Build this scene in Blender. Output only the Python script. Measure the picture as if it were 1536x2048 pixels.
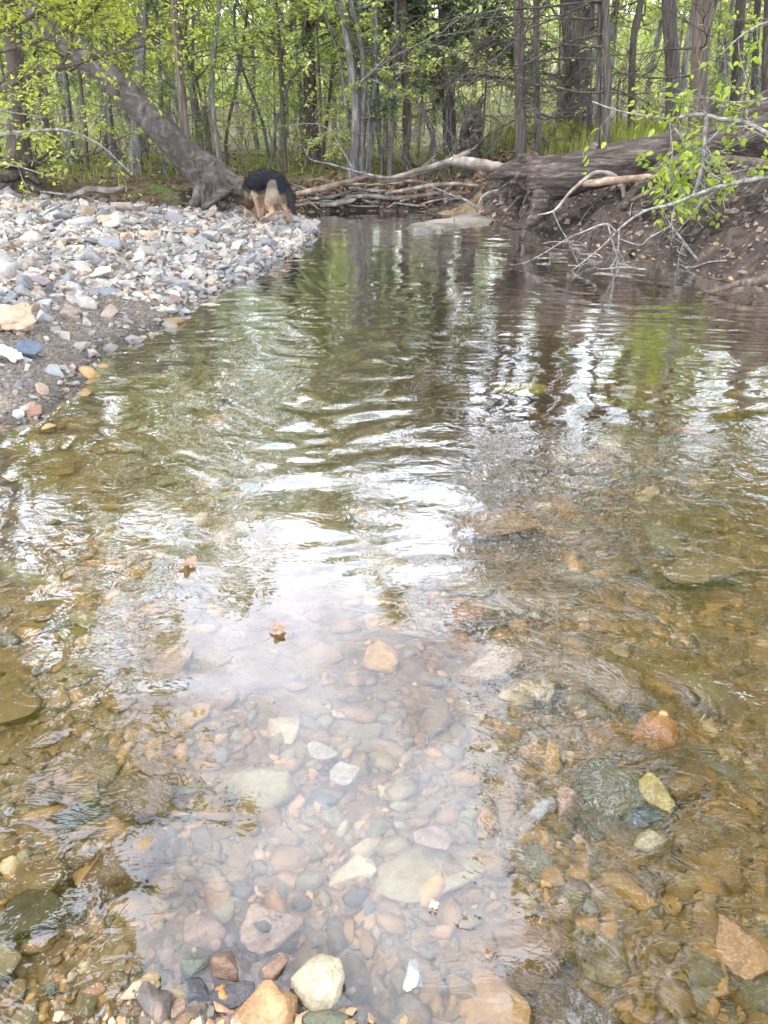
import bpy, bmesh, math, random
import numpy as np
from mathutils import Vector, Matrix, noise as mnoise
R = math.radians
for o in list(bpy.data.objects): bpy.data.objects.remove(o)
sc = bpy.context.scene
col = sc.collection
# ------------------------------------------------------------------ camera
CAM_H, PITCH, FPX = 1.45, R(27.2), 1547.0
cam_d = bpy.data.cameras.new('camera'); cam = bpy.data.objects.new('camera', cam_d); col.objects.link(cam)
cam_d.sensor_fit = 'VERTICAL'; cam_d.sensor_height = 36.0; cam_d.lens = FPX/2048*36.0
cam_d.clip_start = 0.05; cam_d.clip_end = 500
cam.location = (0, 0, CAM_H); cam.rotation_euler = (R(90)-PITCH, 0, 0)
sc.camera = cam
# ------------------------------------------------------------------ light
SUN_DIR = Vector((-0.62, -0.30, 0)).normalized()*math.cos(R(60)) + Vector((0, 0, math.sin(R(60))))
CLOUD = (3.7, 1.3, 0.5)
w = bpy.data.worlds.new('World'); sc.world = w; w.use_nodes = True
nt = w.node_tree; nt.nodes.clear()
def wn(t, **k):
    n = nt.nodes.new(t)
    for a, b in k.items(): setattr(n, a, b)
    return n
wo = wn('ShaderNodeOutputWorld'); bg = wn('ShaderNodeBackground')
sky = wn('ShaderNodeTexSky', sky_type='NISHITA', sun_disc=False, sun_elevation=R(60), sun_rotation=math.atan2(SUN_DIR.x, SUN_DIR.y))
sky.dust_density = 1.5
tc = wn('ShaderNodeTexCoord'); nz = wn('ShaderNodeTexNoise'); nz.inputs['Scale'].default_value = 2.0
nz.inputs['Detail'].default_value = 6; nz.inputs['Roughness'].default_value = 0.6
rp = wn('ShaderNodeValToRGB'); rp.color_ramp.elements[0].position = 0.34; rp.color_ramp.elements[1].position = 0.60
mx = wn('ShaderNodeMix', data_type='RGBA'); mx.inputs['B'].default_value = (45, 49, 58, 1)
mpw = wn('ShaderNodeMapping'); mpw.inputs['Location'].default_value = CLOUD; nt.links.new(tc.outputs['Generated'], mpw.inputs['Vector']); nt.links.new(mpw.outputs[0], nz.inputs['Vector']); sxw = wn('ShaderNodeSeparateXYZ'); nt.links.new(tc.outputs['Generated'], sxw.inputs[0]); mdw = wn('ShaderNodeMath', operation='MULTIPLY_ADD'); mdw.inputs[1].default_value = -0.27; mdw.inputs[2].default_value = 0.155
nt.links.new(sxw.outputs['Z'], mdw.inputs[0]); adw = wn('ShaderNodeMath', operation='ADD'); nt.links.new(mdw.outputs[0], adw.inputs[0]); nt.links.new(nz.outputs['Fac'], adw.inputs[1]); nt.links.new(adw.outputs[0], rp.inputs['Fac'])
nt.links.new(rp.outputs['Color'], mx.inputs['Factor']); nt.links.new(sky.outputs['Color'], mx.inputs['A'])
nt.links.new(mx.outputs['Result'], bg.inputs['Color']); bg.inputs['Strength'].default_value = 0.14
nt.links.new(bg.outputs[0], wo.inputs['Surface'])
sun_d = bpy.data.lights.new('sun', 'SUN'); sun_d.energy = 4.2; sun_d.angle = R(1.5); sun_d.color = (1, 0.95, 0.86)
sun = bpy.data.objects.new('sun', sun_d); col.objects.link(sun)
sun.rotation_euler = (-SUN_DIR).to_track_quat('-Z', 'Y').to_euler(); sun.location = (-5, 0, 20)
vs = sc.view_settings; vs.view_transform = 'Standard'; vs.look = 'None'; vs.gamma = 1; vs.exposure = 0.42
sc.cycles.use_denoising = True
sc.cycles.max_bounces = 8; sc.cycles.diffuse_bounces = 3; sc.cycles.glossy_bounces = 4; sc.cycles.transmission_bounces = 6
sc.cycles.transparent_max_bounces = 8; sc.cycles.sample_clamp_indirect = 6; sc.cycles.caustics_refractive = True; sc.cycles.caustics_reflective = True
# ------------------------------------------------------------------ pixel helpers (photograph 1536 x 2048)
cp, sp = math.cos(PITCH), math.sin(PITCH)
def ray(px, py):
    u, v = (px-768)/FPX, (1024-py)/FPX
    return np.array([u, cp+v*sp, -sp+v*cp])
def P(px, py, Y):
    d = ray(px, py); return np.array([0, 0, CAM_H]) + d*(Y/d[1])
def G(px, py, z=0.0):
    d = ray(px, py); return np.array([0, 0, CAM_H]) + d*((z-CAM_H)/d[2])
def PX(Y, py=300): return Y/ray(768, py)[1]/FPX     # metres per photo pixel at that distance
# ------------------------------------------------------------------ mesh helpers
class MB:
    def __init__(s): s.V = []; s.F = []; s.C = []; s.n = 0
    def add(s, V, F, C=None):
        V = np.asarray(V, float); s.V.append(V)
        for f in (F if isinstance(F, list) else [F]): s.F.append(np.asarray(f, int)+s.n)
        if C is not None: s.C.append(np.broadcast_to(np.asarray(C, float), (len(V), 3)))
        s.n += len(V)
    def mesh(s, name, smooth=True):
        V = np.concatenate(s.V); me = bpy.data.meshes.new(name)
        me.vertices.add(len(V)); me.vertices.foreach_set('co', V.astype(np.float32).ravel())
        lo = np.concatenate([f.ravel() for f in s.F]); cnt = np.concatenate([np.full(len(f), f.shape[1]) for f in s.F])
        me.loops.add(len(lo)); me.loops.foreach_set('vertex_index', lo.astype(np.int32))
        me.polygons.add(len(cnt)); me.polygons.foreach_set('loop_start', np.concatenate([[0], np.cumsum(cnt)[:-1]]).astype(np.int32))
        me.polygons.foreach_set('use_smooth', np.full(len(cnt), smooth))
        if s.C:
            C = np.concatenate(s.C); a = me.attributes.new('Col', 'FLOAT_COLOR', 'POINT')
            a.data.foreach_set('color', np.concatenate([C, np.ones((len(C), 1))], 1).astype(np.float32).ravel())
        me.update(calc_edges=True); me.validate()
        return me
    def obj(s, name, mat, parent=None, smooth=True):
        return link(name, s.mesh(name, smooth), mat, parent)
def link(name, me, mat=None, parent=None):
    o = bpy.data.objects.new(name, me); col.objects.link(o)
    if mat is not None and me is not None and not me.materials: me.materials.append(mat)
    if parent is not None: o.parent = parent
    return o
def empty(name, loc=(0, 0, 0)):
    o = bpy.data.objects.new(name, None); o.empty_display_size = 0.1; o.location = loc; col.objects.link(o); return o
def tag(o, label=None, cat=None, group=None, kind=None):
    for k, v in (('label', label), ('category', cat), ('group', group), ('kind', kind)):
        if v: o[k] = v
    return o
def catmull(pts, n):
    pts = np.asarray(pts, float)
    if len(pts) < 2: return pts
    Pp = np.vstack([2*pts[0]-pts[1], pts, 2*pts[-1]-pts[-2]]); out = []
    for i in range(1, len(Pp)-2):
        t = np.linspace(0, 1, n, endpoint=False)[:, None]; a, b, c, d = Pp[i-1:i+3]
        out.append(0.5*(2*b+(c-a)*t+(2*a-5*b+4*c-d)*t*t+(3*b-a-3*c+d)*t**3))
    return np.vstack(out+[pts[-1:]])
def tube(pts, rad, k=8, rough=0.0, rng=None, flare=None, cap=True, lobes=None, ridge=0.0):
    pts = np.asarray(pts, float); n = len(pts); rad = np.broadcast_to(np.asarray(rad, float), (n,)) if np.ndim(rad) == 0 else np.asarray(rad, float)
    T = np.gradient(pts, axis=0); T /= np.linalg.norm(T, axis=1, keepdims=True)+1e-9
    ref = np.array([0.31, 0.93, 0.17]) if abs(T[0] @ np.array([0.31, 0.93, 0.17])) < 0.9 else np.array([1.0, 0, 0])
    A = np.cross(T, ref); A /= np.linalg.norm(A, axis=1, keepdims=True)+1e-9; B = np.cross(T, A)
    a = np.linspace(0, 2*np.pi, k, endpoint=False)
    rr = np.repeat(rad[:, None], k, 1)
    if rough and rng is not None:
        nz_ = rng.normal(0, 1, (n, k)); nz_ = (nz_+np.roll(nz_, 1, 1)+np.roll(nz_, -1, 1))/2; nz_[1:-1] = (nz_[1:-1]*2+nz_[:-2]+nz_[2:])/3
        rr = rr*(1+rough*nz_)
    if ridge and rng is not None:
        rr = rr*(1+ridge*rng.normal(0, 1, (1, k))*(0.7+0.3*np.cos(np.arange(n)*0.7)[:, None]))
    if lobes is not None:
        amt, kk, ph = lobes; rr = rr*(1+np.asarray(amt)[:, None]*np.cos(kk*a+ph)[None, :])
    V = pts[:, None, :]+rr[:, :, None]*(np.cos(a)[None, :, None]*A[:, None, :]+np.sin(a)[None, :, None]*B[:, None, :])
    i = np.arange(n-1)[:, None]*k; j = np.arange(k)[None, :]; j2 = (j+1) % k
    F = np.stack([i+j, i+j2, i+k+j2, i+k+j], -1).reshape(-1, 4); V = V.reshape(-1, 3); Fs = [F]
    if cap:
        m = len(V); V = np.vstack([V, pts[0]-T[0]*rad[0]*0.15, pts[-1]+T[-1]*rad[-1]*0.3]); jj = np.arange(k)
        Fs += [np.stack([jj*0+m, (jj+1) % k, jj], -1), np.stack([jj*0+m+1, (n-1)*k+jj, (n-1)*k+(jj+1) % k], -1)]
    return V, Fs
def leaves(pos, L, rng, up=0.75, W=0.32, dirs=None, fine=False):
    """leaf faces at the points pos: rhombus (two triangles) or, fine, a folded pointed leaf"""
    n = len(pos); L = np.broadcast_to(L, (n,))*rng.uniform(0.65, 1.3, n)
    a = rng.uniform(0, 2*np.pi, n); d = np.stack([np.cos(a), np.sin(a), rng.normal(-0.25, 0.4, n)], 1)
    if dirs is not None: d = d*0.8+dirs
    d /= np.linalg.norm(d, axis=1, keepdims=True)
    nr = rng.normal(0, 1, (n, 3))*(1-up)+np.array([0, 0, up]); s = np.cross(d, nr); s /= np.linalg.norm(s, axis=1, keepdims=True)+1e-9
    m = np.cross(s, d); L = L[:, None]
    if not fine:
        V = np.stack([pos, pos+d*L*.45+s*L*W, pos+d*L, pos+d*L*.45-s*L*W], 1).reshape(-1, 3)
        return V, np.arange(4*n).reshape(n, 4)
    f = 0.10
    V = np.stack([pos, pos+d*L*.28+s*L*W*.9+m*L*f, pos+d*L*.65+s*L*W*.75+m*L*f, pos+d*L, pos+d*L*.65-s*L*W*.75+m*L*f, pos+d*L*.28-s*L*W*.9+m*L*f, pos+d*L*.45], 1).reshape(-1, 3)
    b = np.arange(n)[:, None]*7
    T = np.array([[0, 6, 1], [1, 6, 2], [2, 6, 3], [3, 6, 4], [4, 6, 5], [5, 6, 0]])
    return V, (b[:, None, :]+T[None]).reshape(-1, 3)
# value noise on numpy arrays
_rg = np.random.default_rng(5); _tab = _rg.random((256, 256))
def vnoise(x, y, sc_=1.0, oct_=4, seed=0):
    x = np.asarray(x, float)*sc_+seed*17.3+1000; y = np.asarray(y, float)*sc_+seed*9.1+1000; tot = 0; amp = 1; s = 0
    for _ in range(oct_):
        xi = np.floor(x).astype(int); yi = np.floor(y).astype(int); fx = x-xi; fy = y-yi; fx = fx*fx*(3-2*fx); fy = fy*fy*(3-2*fy)
        g = lambda i, j: _tab[i % 256, j % 256]
        v = (g(xi, yi)*(1-fx)+g(xi+1, yi)*fx)*(1-fy)+(g(xi, yi+1)*(1-fx)+g(xi+1, yi+1)*fx)*fy
        tot = tot+v*amp; s += amp; amp *= .5; x = x*2.03+7; y = y*2.03+3
    return tot/s
def sstep(a, b, x): t = np.clip((x-a)/(b-a), 0, 1); return t*t*(3-2*t)
# ------------------------------------------------------------------ materials
def nodes(name):
    m = bpy.data.materials.new(name); m.use_nodes = True; t = m.node_tree; t.nodes.clear()
    out = t.nodes.new('ShaderNodeOutputMaterial'); return m, t, out
class N:
    def __init__(s, t): s.t = t
    def __call__(s, typ, ins=None, **k):
        n = s.t.nodes.new(typ)
        for a, b in k.items(): setattr(n, a, b)
        for a, b in (ins or {}).items():
            if hasattr(b, 'is_output') or isinstance(b, bpy.types.NodeSocket): s.t.links.new(b, n.inputs[a])
            else: n.inputs[a].default_value = b
        return n
def ramp(nn, fac, stops):
    r = nn('ShaderNodeValToRGB', {'Fac': fac}); e = r.color_ramp.elements
    while len(e) < len(stops): e.new(0.5)
    for q, (p, c) in zip(e, stops): q.position = p; q.color = (*c, 1)
    return r.outputs['Color']
def noisemat(name, stops, scale=6.0, stretch=(1, 1, 1), rough=0.85, bump=0.3, bdist=0.02, bscale=None, coord='Object', spec=0.3, detail=8, distort=0.4, moss=None, wet=False):
    m, t, out = nodes(name); nn = N(t); tcn = nn('ShaderNodeTexCoord')
    mp = nn('ShaderNodeMapping', {'Vector': tcn.outputs[coord], 'Scale': stretch})
    n1 = nn('ShaderNodeTexNoise', {'Vector': mp.outputs[0], 'Scale': scale, 'Detail': detail, 'Roughness': 0.62, 'Distortion': distort})
    c = ramp(nn, n1.outputs['Fac'], stops)
    if moss:
        mc, amount, msc = moss
        n3 = nn('ShaderNodeTexNoise', {'Vector': tcn.outputs[coord], 'Scale': msc, 'Detail': 5, 'Roughness': 0.65})
        f = ramp(nn, n3.outputs['Fac'], [(0.62-amount, (0, 0, 0)), (0.72-amount, (1, 1, 1))])
        mm = nn('ShaderNodeMix', {'Factor': f, 'A': c, 'B': (*mc, 1)}, data_type='RGBA'); c = mm.outputs['Result']
    if wet:
        sz_ = nn('ShaderNodeSeparateXYZ', {'Vector': nn('ShaderNodeNewGeometry').outputs['Position']}); fw = nn('ShaderNodeMapRange', {'Value': sz_.outputs['Z'], 'From Min': 0.02, 'From Max': 0.07, 'To Min': 0.42, 'To Max': 1.0})
        c = nn('ShaderNodeMix', {'Factor': 1.0, 'A': c, 'B': fw.outputs[0]}, data_type='RGBA', blend_type='MULTIPLY').outputs['Result']
    n2 = nn('ShaderNodeTexNoise', {'Vector': mp.outputs[0], 'Scale': bscale or scale*3, 'Detail': 6, 'Roughness': 0.6, 'Distortion': distort})
    b = nn('ShaderNodeBump', {'Strength': bump, 'Distance': bdist, 'Height': n2.outputs['Fac']})
    p = nn('ShaderNodeBsdfPrincipled', {'Base Color': c, 'Roughness': rough, 'Normal': b.outputs[0], 'Specular IOR Level': spec})
    t.links.new(p.outputs[0], out.inputs['Surface']); return m
def stonemat(name, use_attr, rough=0.85, bump=0.5, silt=0.0, wet=False, fine=0.0):
    m, t, out = nodes(name); nn = N(t); tcn = nn('ShaderNodeTexCoord'); geo = nn('ShaderNodeNewGeometry')
    base = nn('ShaderNodeAttribute', attribute_name='Col').outputs['Color'] if use_attr else nn('ShaderNodeObjectInfo').outputs['Color']
    co = geo.outputs['Position']
    n1 = nn('ShaderNodeTexNoise', {'Vector': co, 'Scale': 22.0, 'Detail': 8, 'Roughness': 0.7, 'Distortion': 0.6})
    f1 = ramp(nn, n1.outputs['Fac'], [(0.3, (0.62, 0.60, 0.58)), (0.55, (1.0, 1.0, 1.0)), (0.75, (1.22, 1.2, 1.15))])
    c = nn('ShaderNodeMix', {'Factor': 1.0, 'A': base, 'B': f1}, data_type='RGBA', blend_type='MULTIPLY').outputs['Result']
    n2 = nn('ShaderNodeTexNoise', {'Vector': co, 'Scale': 9.0, 'Detail': 5, 'Roughness': 0.6, 'Distortion': 1.5})
    f2 = ramp(nn, n2.outputs['Fac'], [(0.56, (0, 0, 0)), (0.70, (0.65, 0.65, 0.65))])
    c = nn('ShaderNodeMix', {'Factor': f2, 'A': c, 'B': (0.36, 0.23, 0.13, 1)}, data_type='RGBA').outputs['Result']   # iron stain
    if fine:
        n5 = nn('ShaderNodeTexNoise', {'Vector': co, 'Scale': 140.0, 'Detail': 6, 'Roughness': 0.75})
        f5 = ramp(nn, n5.outputs['Fac'], [(0.3, (0.45, 0.42, 0.38)), (0.5, (1, 1, 1)), (0.7, (1.25, 1.22, 1.18))])
        c = nn('ShaderNodeMix', {'Factor': fine, 'A': c, 'B': f5}, data_type='RGBA', blend_type='MULTIPLY').outputs['Result']
    if silt:
        n3 = nn('ShaderNodeTexNoise', {'Vector': co, 'Scale': 2.1, 'Detail': 5, 'Roughness': 0.6})
        f3 = ramp(nn, n3.outputs['Fac'], [(0.38, (0, 0, 0)), (0.62, (silt, silt, silt))])
        c = nn('ShaderNodeMix', {'Factor': f3, 'A': c, 'B': (0.21, 0.135, 0.055, 1)}, data_type='RGBA').outputs['Result']
    r = rough
    if wet:      # the wet, darker rim just above the waterline
        sx = nn('ShaderNodeSeparateXYZ', {'Vector': geo.outputs['Position']})
        mr = nn('ShaderNodeMapRange', {'Value': sx.outputs['Z'], 'From Min': 0.02, 'From Max': 0.06, 'To Min': 0.6, 'To Max': 1.0})
        c = nn('ShaderNodeMix', {'Factor': 1.0, 'A': c, 'B': mr.outputs[0]}, data_type='RGBA', blend_type='MULTIPLY').outputs['Result']
        r = nn('ShaderNodeMapRange', {'Value': sx.outputs['Z'], 'From Min': 0.015, 'From Max': 0.05, 'To Min': 0.25, 'To Max': rough}).outputs[0]
    n4 = nn('ShaderNodeTexNoise', {'Vector': co, 'Scale': 60.0, 'Detail': 6, 'Roughness': 0.65})
    b = nn('ShaderNodeBump', {'Strength': bump, 'Distance': 0.012, 'Height': n4.outputs['Fac']})
    p = nn('ShaderNodeBsdfPrincipled', {'Base Color': c, 'Roughness': r, 'Normal': b.outputs[0], 'Specular IOR Level': 0.3})
    t.links.new(p.outputs[0], out.inputs['Surface']); return m
def leafmat(name, c1, c2, trans=0.5, rough=0.5):
    m, t, out = nodes(name); nn = N(t); geo = nn('ShaderNodeNewGeometry')
    c = ramp(nn, geo.outputs['Random Per Island'], [(0.0, c1), (1.0, c2)])
    p = nn('ShaderNodeBsdfPrincipled', {'Base Color': c, 'Roughness': rough, 'Specular IOR Level': 0.25})
    g = nn('ShaderNodeMix', {'Factor': 1.0, 'A': c, 'B': (1.5, 1.45, 0.7, 1)}, data_type='RGBA', blend_type='MULTIPLY')
    tr = nn('ShaderNodeBsdfTranslucent', {'Color': g.outputs['Result']})
    ms = nn('ShaderNodeMixShader', {0: trans, 1: p.outputs[0], 2: tr.outputs[0]})
    t.links.new(ms.outputs[0], out.inputs['Surface']); return m
M = {}
M['gravel'] = noisemat('gravel_ground', [(0.3, (0.08, 0.058, 0.044)), (0.45, (0.15, 0.118, 0.094)), (0.58, (0.23, 0.195, 0.165)), (0.72, (0.34, 0.305, 0.27))], wet=True, scale=45, bump=1.0, bdist=0.02, bscale=60)
M['bed'] = noisemat('bed_ground', [(0.3, (0.11, 0.068, 0.032)), (0.48, (0.21, 0.138, 0.066)), (0.62, (0.30, 0.205, 0.105)), (0.75, (0.38, 0.29, 0.17))], scale=14, bump=0.8, bdist=0.02, bscale=40)
M['mud'] = noisemat('mud_bank', [(0.32, (0.014, 0.010, 0.008)), (0.48, (0.036, 0.026, 0.021)), (0.6, (0.068, 0.051, 0.042)), (0.74, (0.14, 0.115, 0.098))], scale=7, bump=1.0, bdist=0.07, bscale=14, detail=10)
M['floor'] = noisemat('forest_floor', [(0.3, (0.05, 0.035, 0.02)), (0.45, (0.12, 0.085, 0.05)), (0.6, (0.18, 0.13, 0.075)), (0.72, (0.12, 0.15, 0.04))], scale=3.5, bump=1.0, bdist=0.06, bscale=20, moss=((0.11, 0.17, 0.03), 0.12, 0.7))
M['stone'] = stonemat('river_stone', False, wet=True, fine=0.35)
M['pebble'] = stonemat('river_pebble', True, wet=True)
M['bstone'] = stonemat('bed_stone', False, silt=0.75, rough=0.6)
M['bpebble'] = stonemat('bed_pebble', True, silt=0.8, rough=0.6)
M['hero'] = stonemat('shallow_stone', False, rough=0.5, bump=0.6, wet=True, fine=0.8)
M['bark_grey'] = noisemat('bark_grey', [(0.3, (0.045, 0.04, 0.035)), (0.5, (0.125, 0.113, 0.10)), (0.7, (0.25, 0.235, 0.215))], scale=7, stretch=(3, 3, 0.6), bump=0.9, bdist=0.02, bscale=14)
M['bark_brown'] = noisemat('bark_brown', [(0.3, (0.03, 0.022, 0.017)), (0.5, (0.09, 0.066, 0.05)), (0.7, (0.17, 0.135, 0.11))], scale=7, stretch=(4, 4, 0.4), bump=1.0, bdist=0.03, bscale=12)
M['bark_cedar'] = noisemat('bark_cedar', [(0.3, (0.024, 0.018, 0.014)), (0.5, (0.07, 0.055, 0.045)), (0.7, (0.155, 0.13, 0.11))], scale=8, stretch=(5, 5, 0.3), bump=1.0, bdist=0.03, bscale=14)
M['bark_lean'] = noisemat('bark_lean', [(0.32, (0.028, 0.021, 0.016)), (0.45, (0.085, 0.066, 0.053)), (0.56, (0.125, 0.10, 0.084)), (0.72, (0.24, 0.215, 0.19))], scale=6, bump=1.0, bdist=0.06, bscale=26, detail=14, distort=1.2, moss=((0.062, 0.058, 0.042), 0.08, 3.1))
M['deadwood'] = noisemat('dead_wood', [(0.3, (0.07, 0.055, 0.045)), (0.5, (0.15, 0.12, 0.098)), (0.7, (0.29, 0.25, 0.215))], scale=6, stretch=(1, 1, 1), bump=0.7, bdist=0.015, bscale=25)
M['palewood'] = noisemat('pale_wood', [(0.32, (0.10, 0.06, 0.035)), (0.5, (0.19, 0.135, 0.09)), (0.68, (0.33, 0.26, 0.19))], scale=7, bump=0.6, bdist=0.012, bscale=22)
M['log'] = noisemat('log_wood', [(0.28, (0.018, 0.012, 0.009)), (0.46, (0.05, 0.036, 0.029)), (0.58, (0.10, 0.078, 0.066)), (0.72, (0.23, 0.195, 0.175))], scale=5.0, stretch=(0.5, 3.2, 3.2), bump=1.0, bdist=0.08, bscale=11, detail=12)
M['limb'] = noisemat('limb_bark', [(0.32, (0.055, 0.048, 0.04)), (0.48, (0.14, 0.127, 0.11)), (0.66, (0.27, 0.25, 0.225))], scale=20, bump=0.5, bdist=0.006, bscale=50)
M['leaf_spring'] = leafmat('leaf_spring', (0.23, 0.30, 0.085), (0.45, 0.49, 0.19), 0.5)
M['leaf_near'] = leafmat('leaf_near', (0.24, 0.29, 0.045), (0.42, 0.44, 0.085), 0.5)
M['leaf_right'] = leafmat('leaf_right', (0.15, 0.22, 0.025), (0.29, 0.36, 0.055), 0.5)
M['needle'] = leafmat('cedar_needles', (0.06, 0.10, 0.055), (0.12, 0.16, 0.085), 0.35)
M['grass'] = leafmat('grass_blades', (0.11, 0.155, 0.03), (0.29, 0.28, 0.08), 0.45)
M['litter'] = leafmat('leaf_litter', (0.09, 0.055, 0.035), (0.26, 0.18, 0.125), 0.15, 0.8)
M['dryleaf'] = leafmat('dry_leaf', (0.19, 0.115, 0.08), (0.24, 0.15, 0.105), 0.15, 0.7)
# ------------------------------------------------------------------ terrain
WP = np.array([(-3.4, -4), (-2.7, 1.5), (-2.4, 3.0)] + [tuple(G(*p)[:2]) for p in ((-20, 862), (60, 845), (135, 808), (215, 705), (330, 655), (400, 602), (480, 565), (560, 522), (620, 490), (636, 455), (602, 430))] +
              [(-2.7, 13.4), (-2.9, 14.7)] + [tuple(G(*p)[:2]) for p in ((620, 424), (720, 421), (850, 424), (985, 436), (1060, 464), (1130, 480), (1200, 492), (1310, 520), (1420, 548), (1536, 574))] + [(3.95, 6.4), (4.3, 4.5), (4.6, 1), (4.6, -4)])
def sdf(x, y):
    """distance to the waterline, negative in the water"""
    d = np.full(x.shape, 1e9); ins = np.zeros(x.shape, bool); n = len(WP)
    for i in range(n):
        ax, ay = WP[i]; bx, by = WP[(i+1) % n]; ex, ey = bx-ax, by-ay
        t = np.clip(((x-ax)*ex+(y-ay)*ey)/(ex*ex+ey*ey), 0, 1); d = np.minimum(d, np.hypot(x-ax-t*ex, y-ay-t*ey))
        c = ((ay > y) != (by > y)) & (x < (bx-ax)*(y-ay)/(by-ay+1e-12)+ax); ins ^= c
    return np.where(ins, -d, d)
def zones(x, y):
    right = sstep(0.2, 1.6, x-0.12*(y-6)+0.2*(y > 13))       # right bank
    far = sstep(13.2, 14.4, y)*(1-right)
    return right, far
def height(x, y):
    x = np.asarray(x, float); y = np.asarray(y, float); d = sdf(x, y); right, far = zones(x, y); left = np.clip(1-right-far, 0, 1)
    o = np.maximum(d, 0)
    hl = 0.42*(1-np.exp(-o*0.34))+0.06*vnoise(x, y, 1.1, 3, 1)*sstep(0, 0.6, o)+0.02*sstep(0, 0.1, o)
    hr = 0.98*(1-np.exp(-(o*1.15)**1.25))+(0.34*(vnoise(x, y, 1.6, 4, 2)-0.5)+0.22*(vnoise(x, y, 5, 4, 3)-0.5))*sstep(0.0, 0.35, o)
    hf = 0.55*(1-np.exp(-o*1.1))+0.18*(vnoise(x, y, 1.8, 4, 4)-0.5)*sstep(0, 0.4, o)
    h = left*hl+right*hr+far*hf
    h += 0.02*np.maximum(y-18, 0)+0.0012*np.maximum(y-30, 0)**2+0.15*(vnoise(x, y, 0.4, 3, 5)-0.5)*sstep(2, 5, o)
    # bed
    i = np.maximum(-d, 0)
    shallow = sstep(2.2, 0.8, y)*np.exp(-((x+0.1)/0.9)**2)
    dm = 0.10+0.22*sstep(-1.2, 1.8, x)+0.38*sstep(3.2, 7, y); dm = dm*(1-0.45*shallow)
    hb = -dm*(1-np.exp(-i/0.7))-0.03*sstep(0, 0.15, i)+0.05*(vnoise(x, y, 2.5, 3, 6)-0.5)*sstep(0, 0.5, i)
    return np.where(d > 0, h, hb), d, right, far
def grid_axis(a, fine0, fine1, b, step, grow=1.16):
    m = list(np.arange(fine0, fine1, step)); s = step; v = m[0]; lo = []
    while v > a: s *= grow; v -= s; lo.append(v)
    s = step; v = m[-1]; hi = []
    while v < b: s *= grow; v += s; hi.append(v)
    return np.array(lo[::-1]+m+hi)
gx = grid_axis(-90, -6.5, 7.0, 90, 0.06); gy = grid_axis(-30, -1.0, 17.0, 110, 0.06)
X, Y = np.meshgrid(gx, gy); Z, D, RT, FR = height(X, Y)
Vg = np.stack([X, Y, Z], -1).reshape(-1, 3); nx, ny = len(gx), len(gy)
ii = (np.arange(ny-1)[:, None]*nx+np.arange(nx-1)[None, :]); Fg = np.stack([ii, ii+1, ii+nx+1, ii+nx], -1).reshape(-1, 4)
Dc = D.reshape(-1)[Fg].mean(1); Rc = RT.reshape(-1)[Fg].mean(1); Yc = Y.reshape(-1)[Fg].mean(1); Xc = X.reshape(-1)[Fg].mean(1); Fc = FR.reshape(-1)[Fg].mean(1)
edge = vnoise(Xc, Yc, 0.8, 3, 8)*1.2
zone = np.full(len(Fg), 3)
zone[(Dc > 0) & (Rc < 0.5) & (Yc < 12.6+edge) & (Xc > -9)] = 1
zone[(Dc > 0) & ((Rc >= 0.5) & (Dc < 1.2+edge*0.6) | (Fc > 0.3) & (Dc < 0.5+edge*.3) & (Xc > -3.5))] = 2
zone[Dc <= 0] = 0
def sub(mask, name, mat):
    f = Fg[mask]; u, inv = np.unique(f, return_inverse=True); b = MB(); b.add(Vg[u], inv.reshape(-1, 4)); o = b.obj(name, mat); return o
creek_bed = tag(sub(zone == 0, 'creek_bed', M['bed']), 'brown silty stony bed under the shallow creek', 'creek bed', kind='structure')
gravel_bar = tag(sub(zone == 1, 'gravel_bar', M['gravel']), 'pale gravel bar along the creek', 'gravel bar', kind='structure')
creek_bank = tag(sub(zone == 2, 'creek_bank', M['mud']), 'dark muddy eroded bank of the creek', 'creek bank', kind='structure')
forest_floor = tag(sub(zone == 3, 'forest_floor', M['floor']), 'forest floor of brown litter and green growth', 'ground', kind='structure')
def hz(x, y): return float(height(np.array([x]), np.array([y]))[0][0])
# ------------------------------------------------------------------ water
wx = np.linspace(-4.0, 5.0, 420); wy = [-2.0, -1, 0.0, 0.35]; v = 0.5
while v < 15.4: wy.append(v); v += 0.010+0.0022*v
wy = np.array(wy); WX, WY = np.meshgrid(wx, wy); rg = np.random.default_rng(11)
def waves(x, y, n, l0, l1, dirm, spread, slope, rg):
    z = np.zeros_like(x); w1 = (vnoise(x, y, 1.1, 2, 91+n)-.5)*2.2*l1; w2 = (vnoise(x, y, 0.9, 2, 95+n)-.5)*2.2*l1; x = x+w1; y = y+w2
    for _ in range(n):
        lam = math.exp(rg.uniform(math.log(l0), math.log(l1))); a = dirm+rg.normal(0, spread); k = 2*np.pi/lam
        z += np.sin(k*(np.cos(a)*x+np.sin(a)*y)+rg.uniform(0, 6.28))*slope/k
    return z/math.sqrt(n/2)
m_far = sstep(3.2, 6.0, WY)
m_glint = np.exp(-((WX+0.45+0.05*(WY-4))/0.75)**2)*sstep(2.1, 2.9, WY)*sstep(8.5, 5.0, WY)
m_calm = np.exp(-((WX+0.10)/0.42)**4-((WY-1.75)/0.62)**4)
m_left = sstep(-0.2, -0.8, WX)*sstep(3.5, 2.2, WY)
m_riff = sstep(-0.05, 0.6, WX)*sstep(4.2, 2.8, WY)
pat = vnoise(WX, WY*0.8, 0.9, 3, 22)
WZ = waves(WX, WY, 30, 0.07, 0.22, R(88), 0.22, 0.022, rg)*m_far*(0.4+1.0*vnoise(WX, WY, 0.5, 2, 21))
WZ += waves(WX, WY, 30, 0.16, 0.55, R(86), 0.30, 0.056, rg)*m_glint*(0.3+1.4*vnoise(WX, WY, 1.3, 3, 27))
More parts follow.
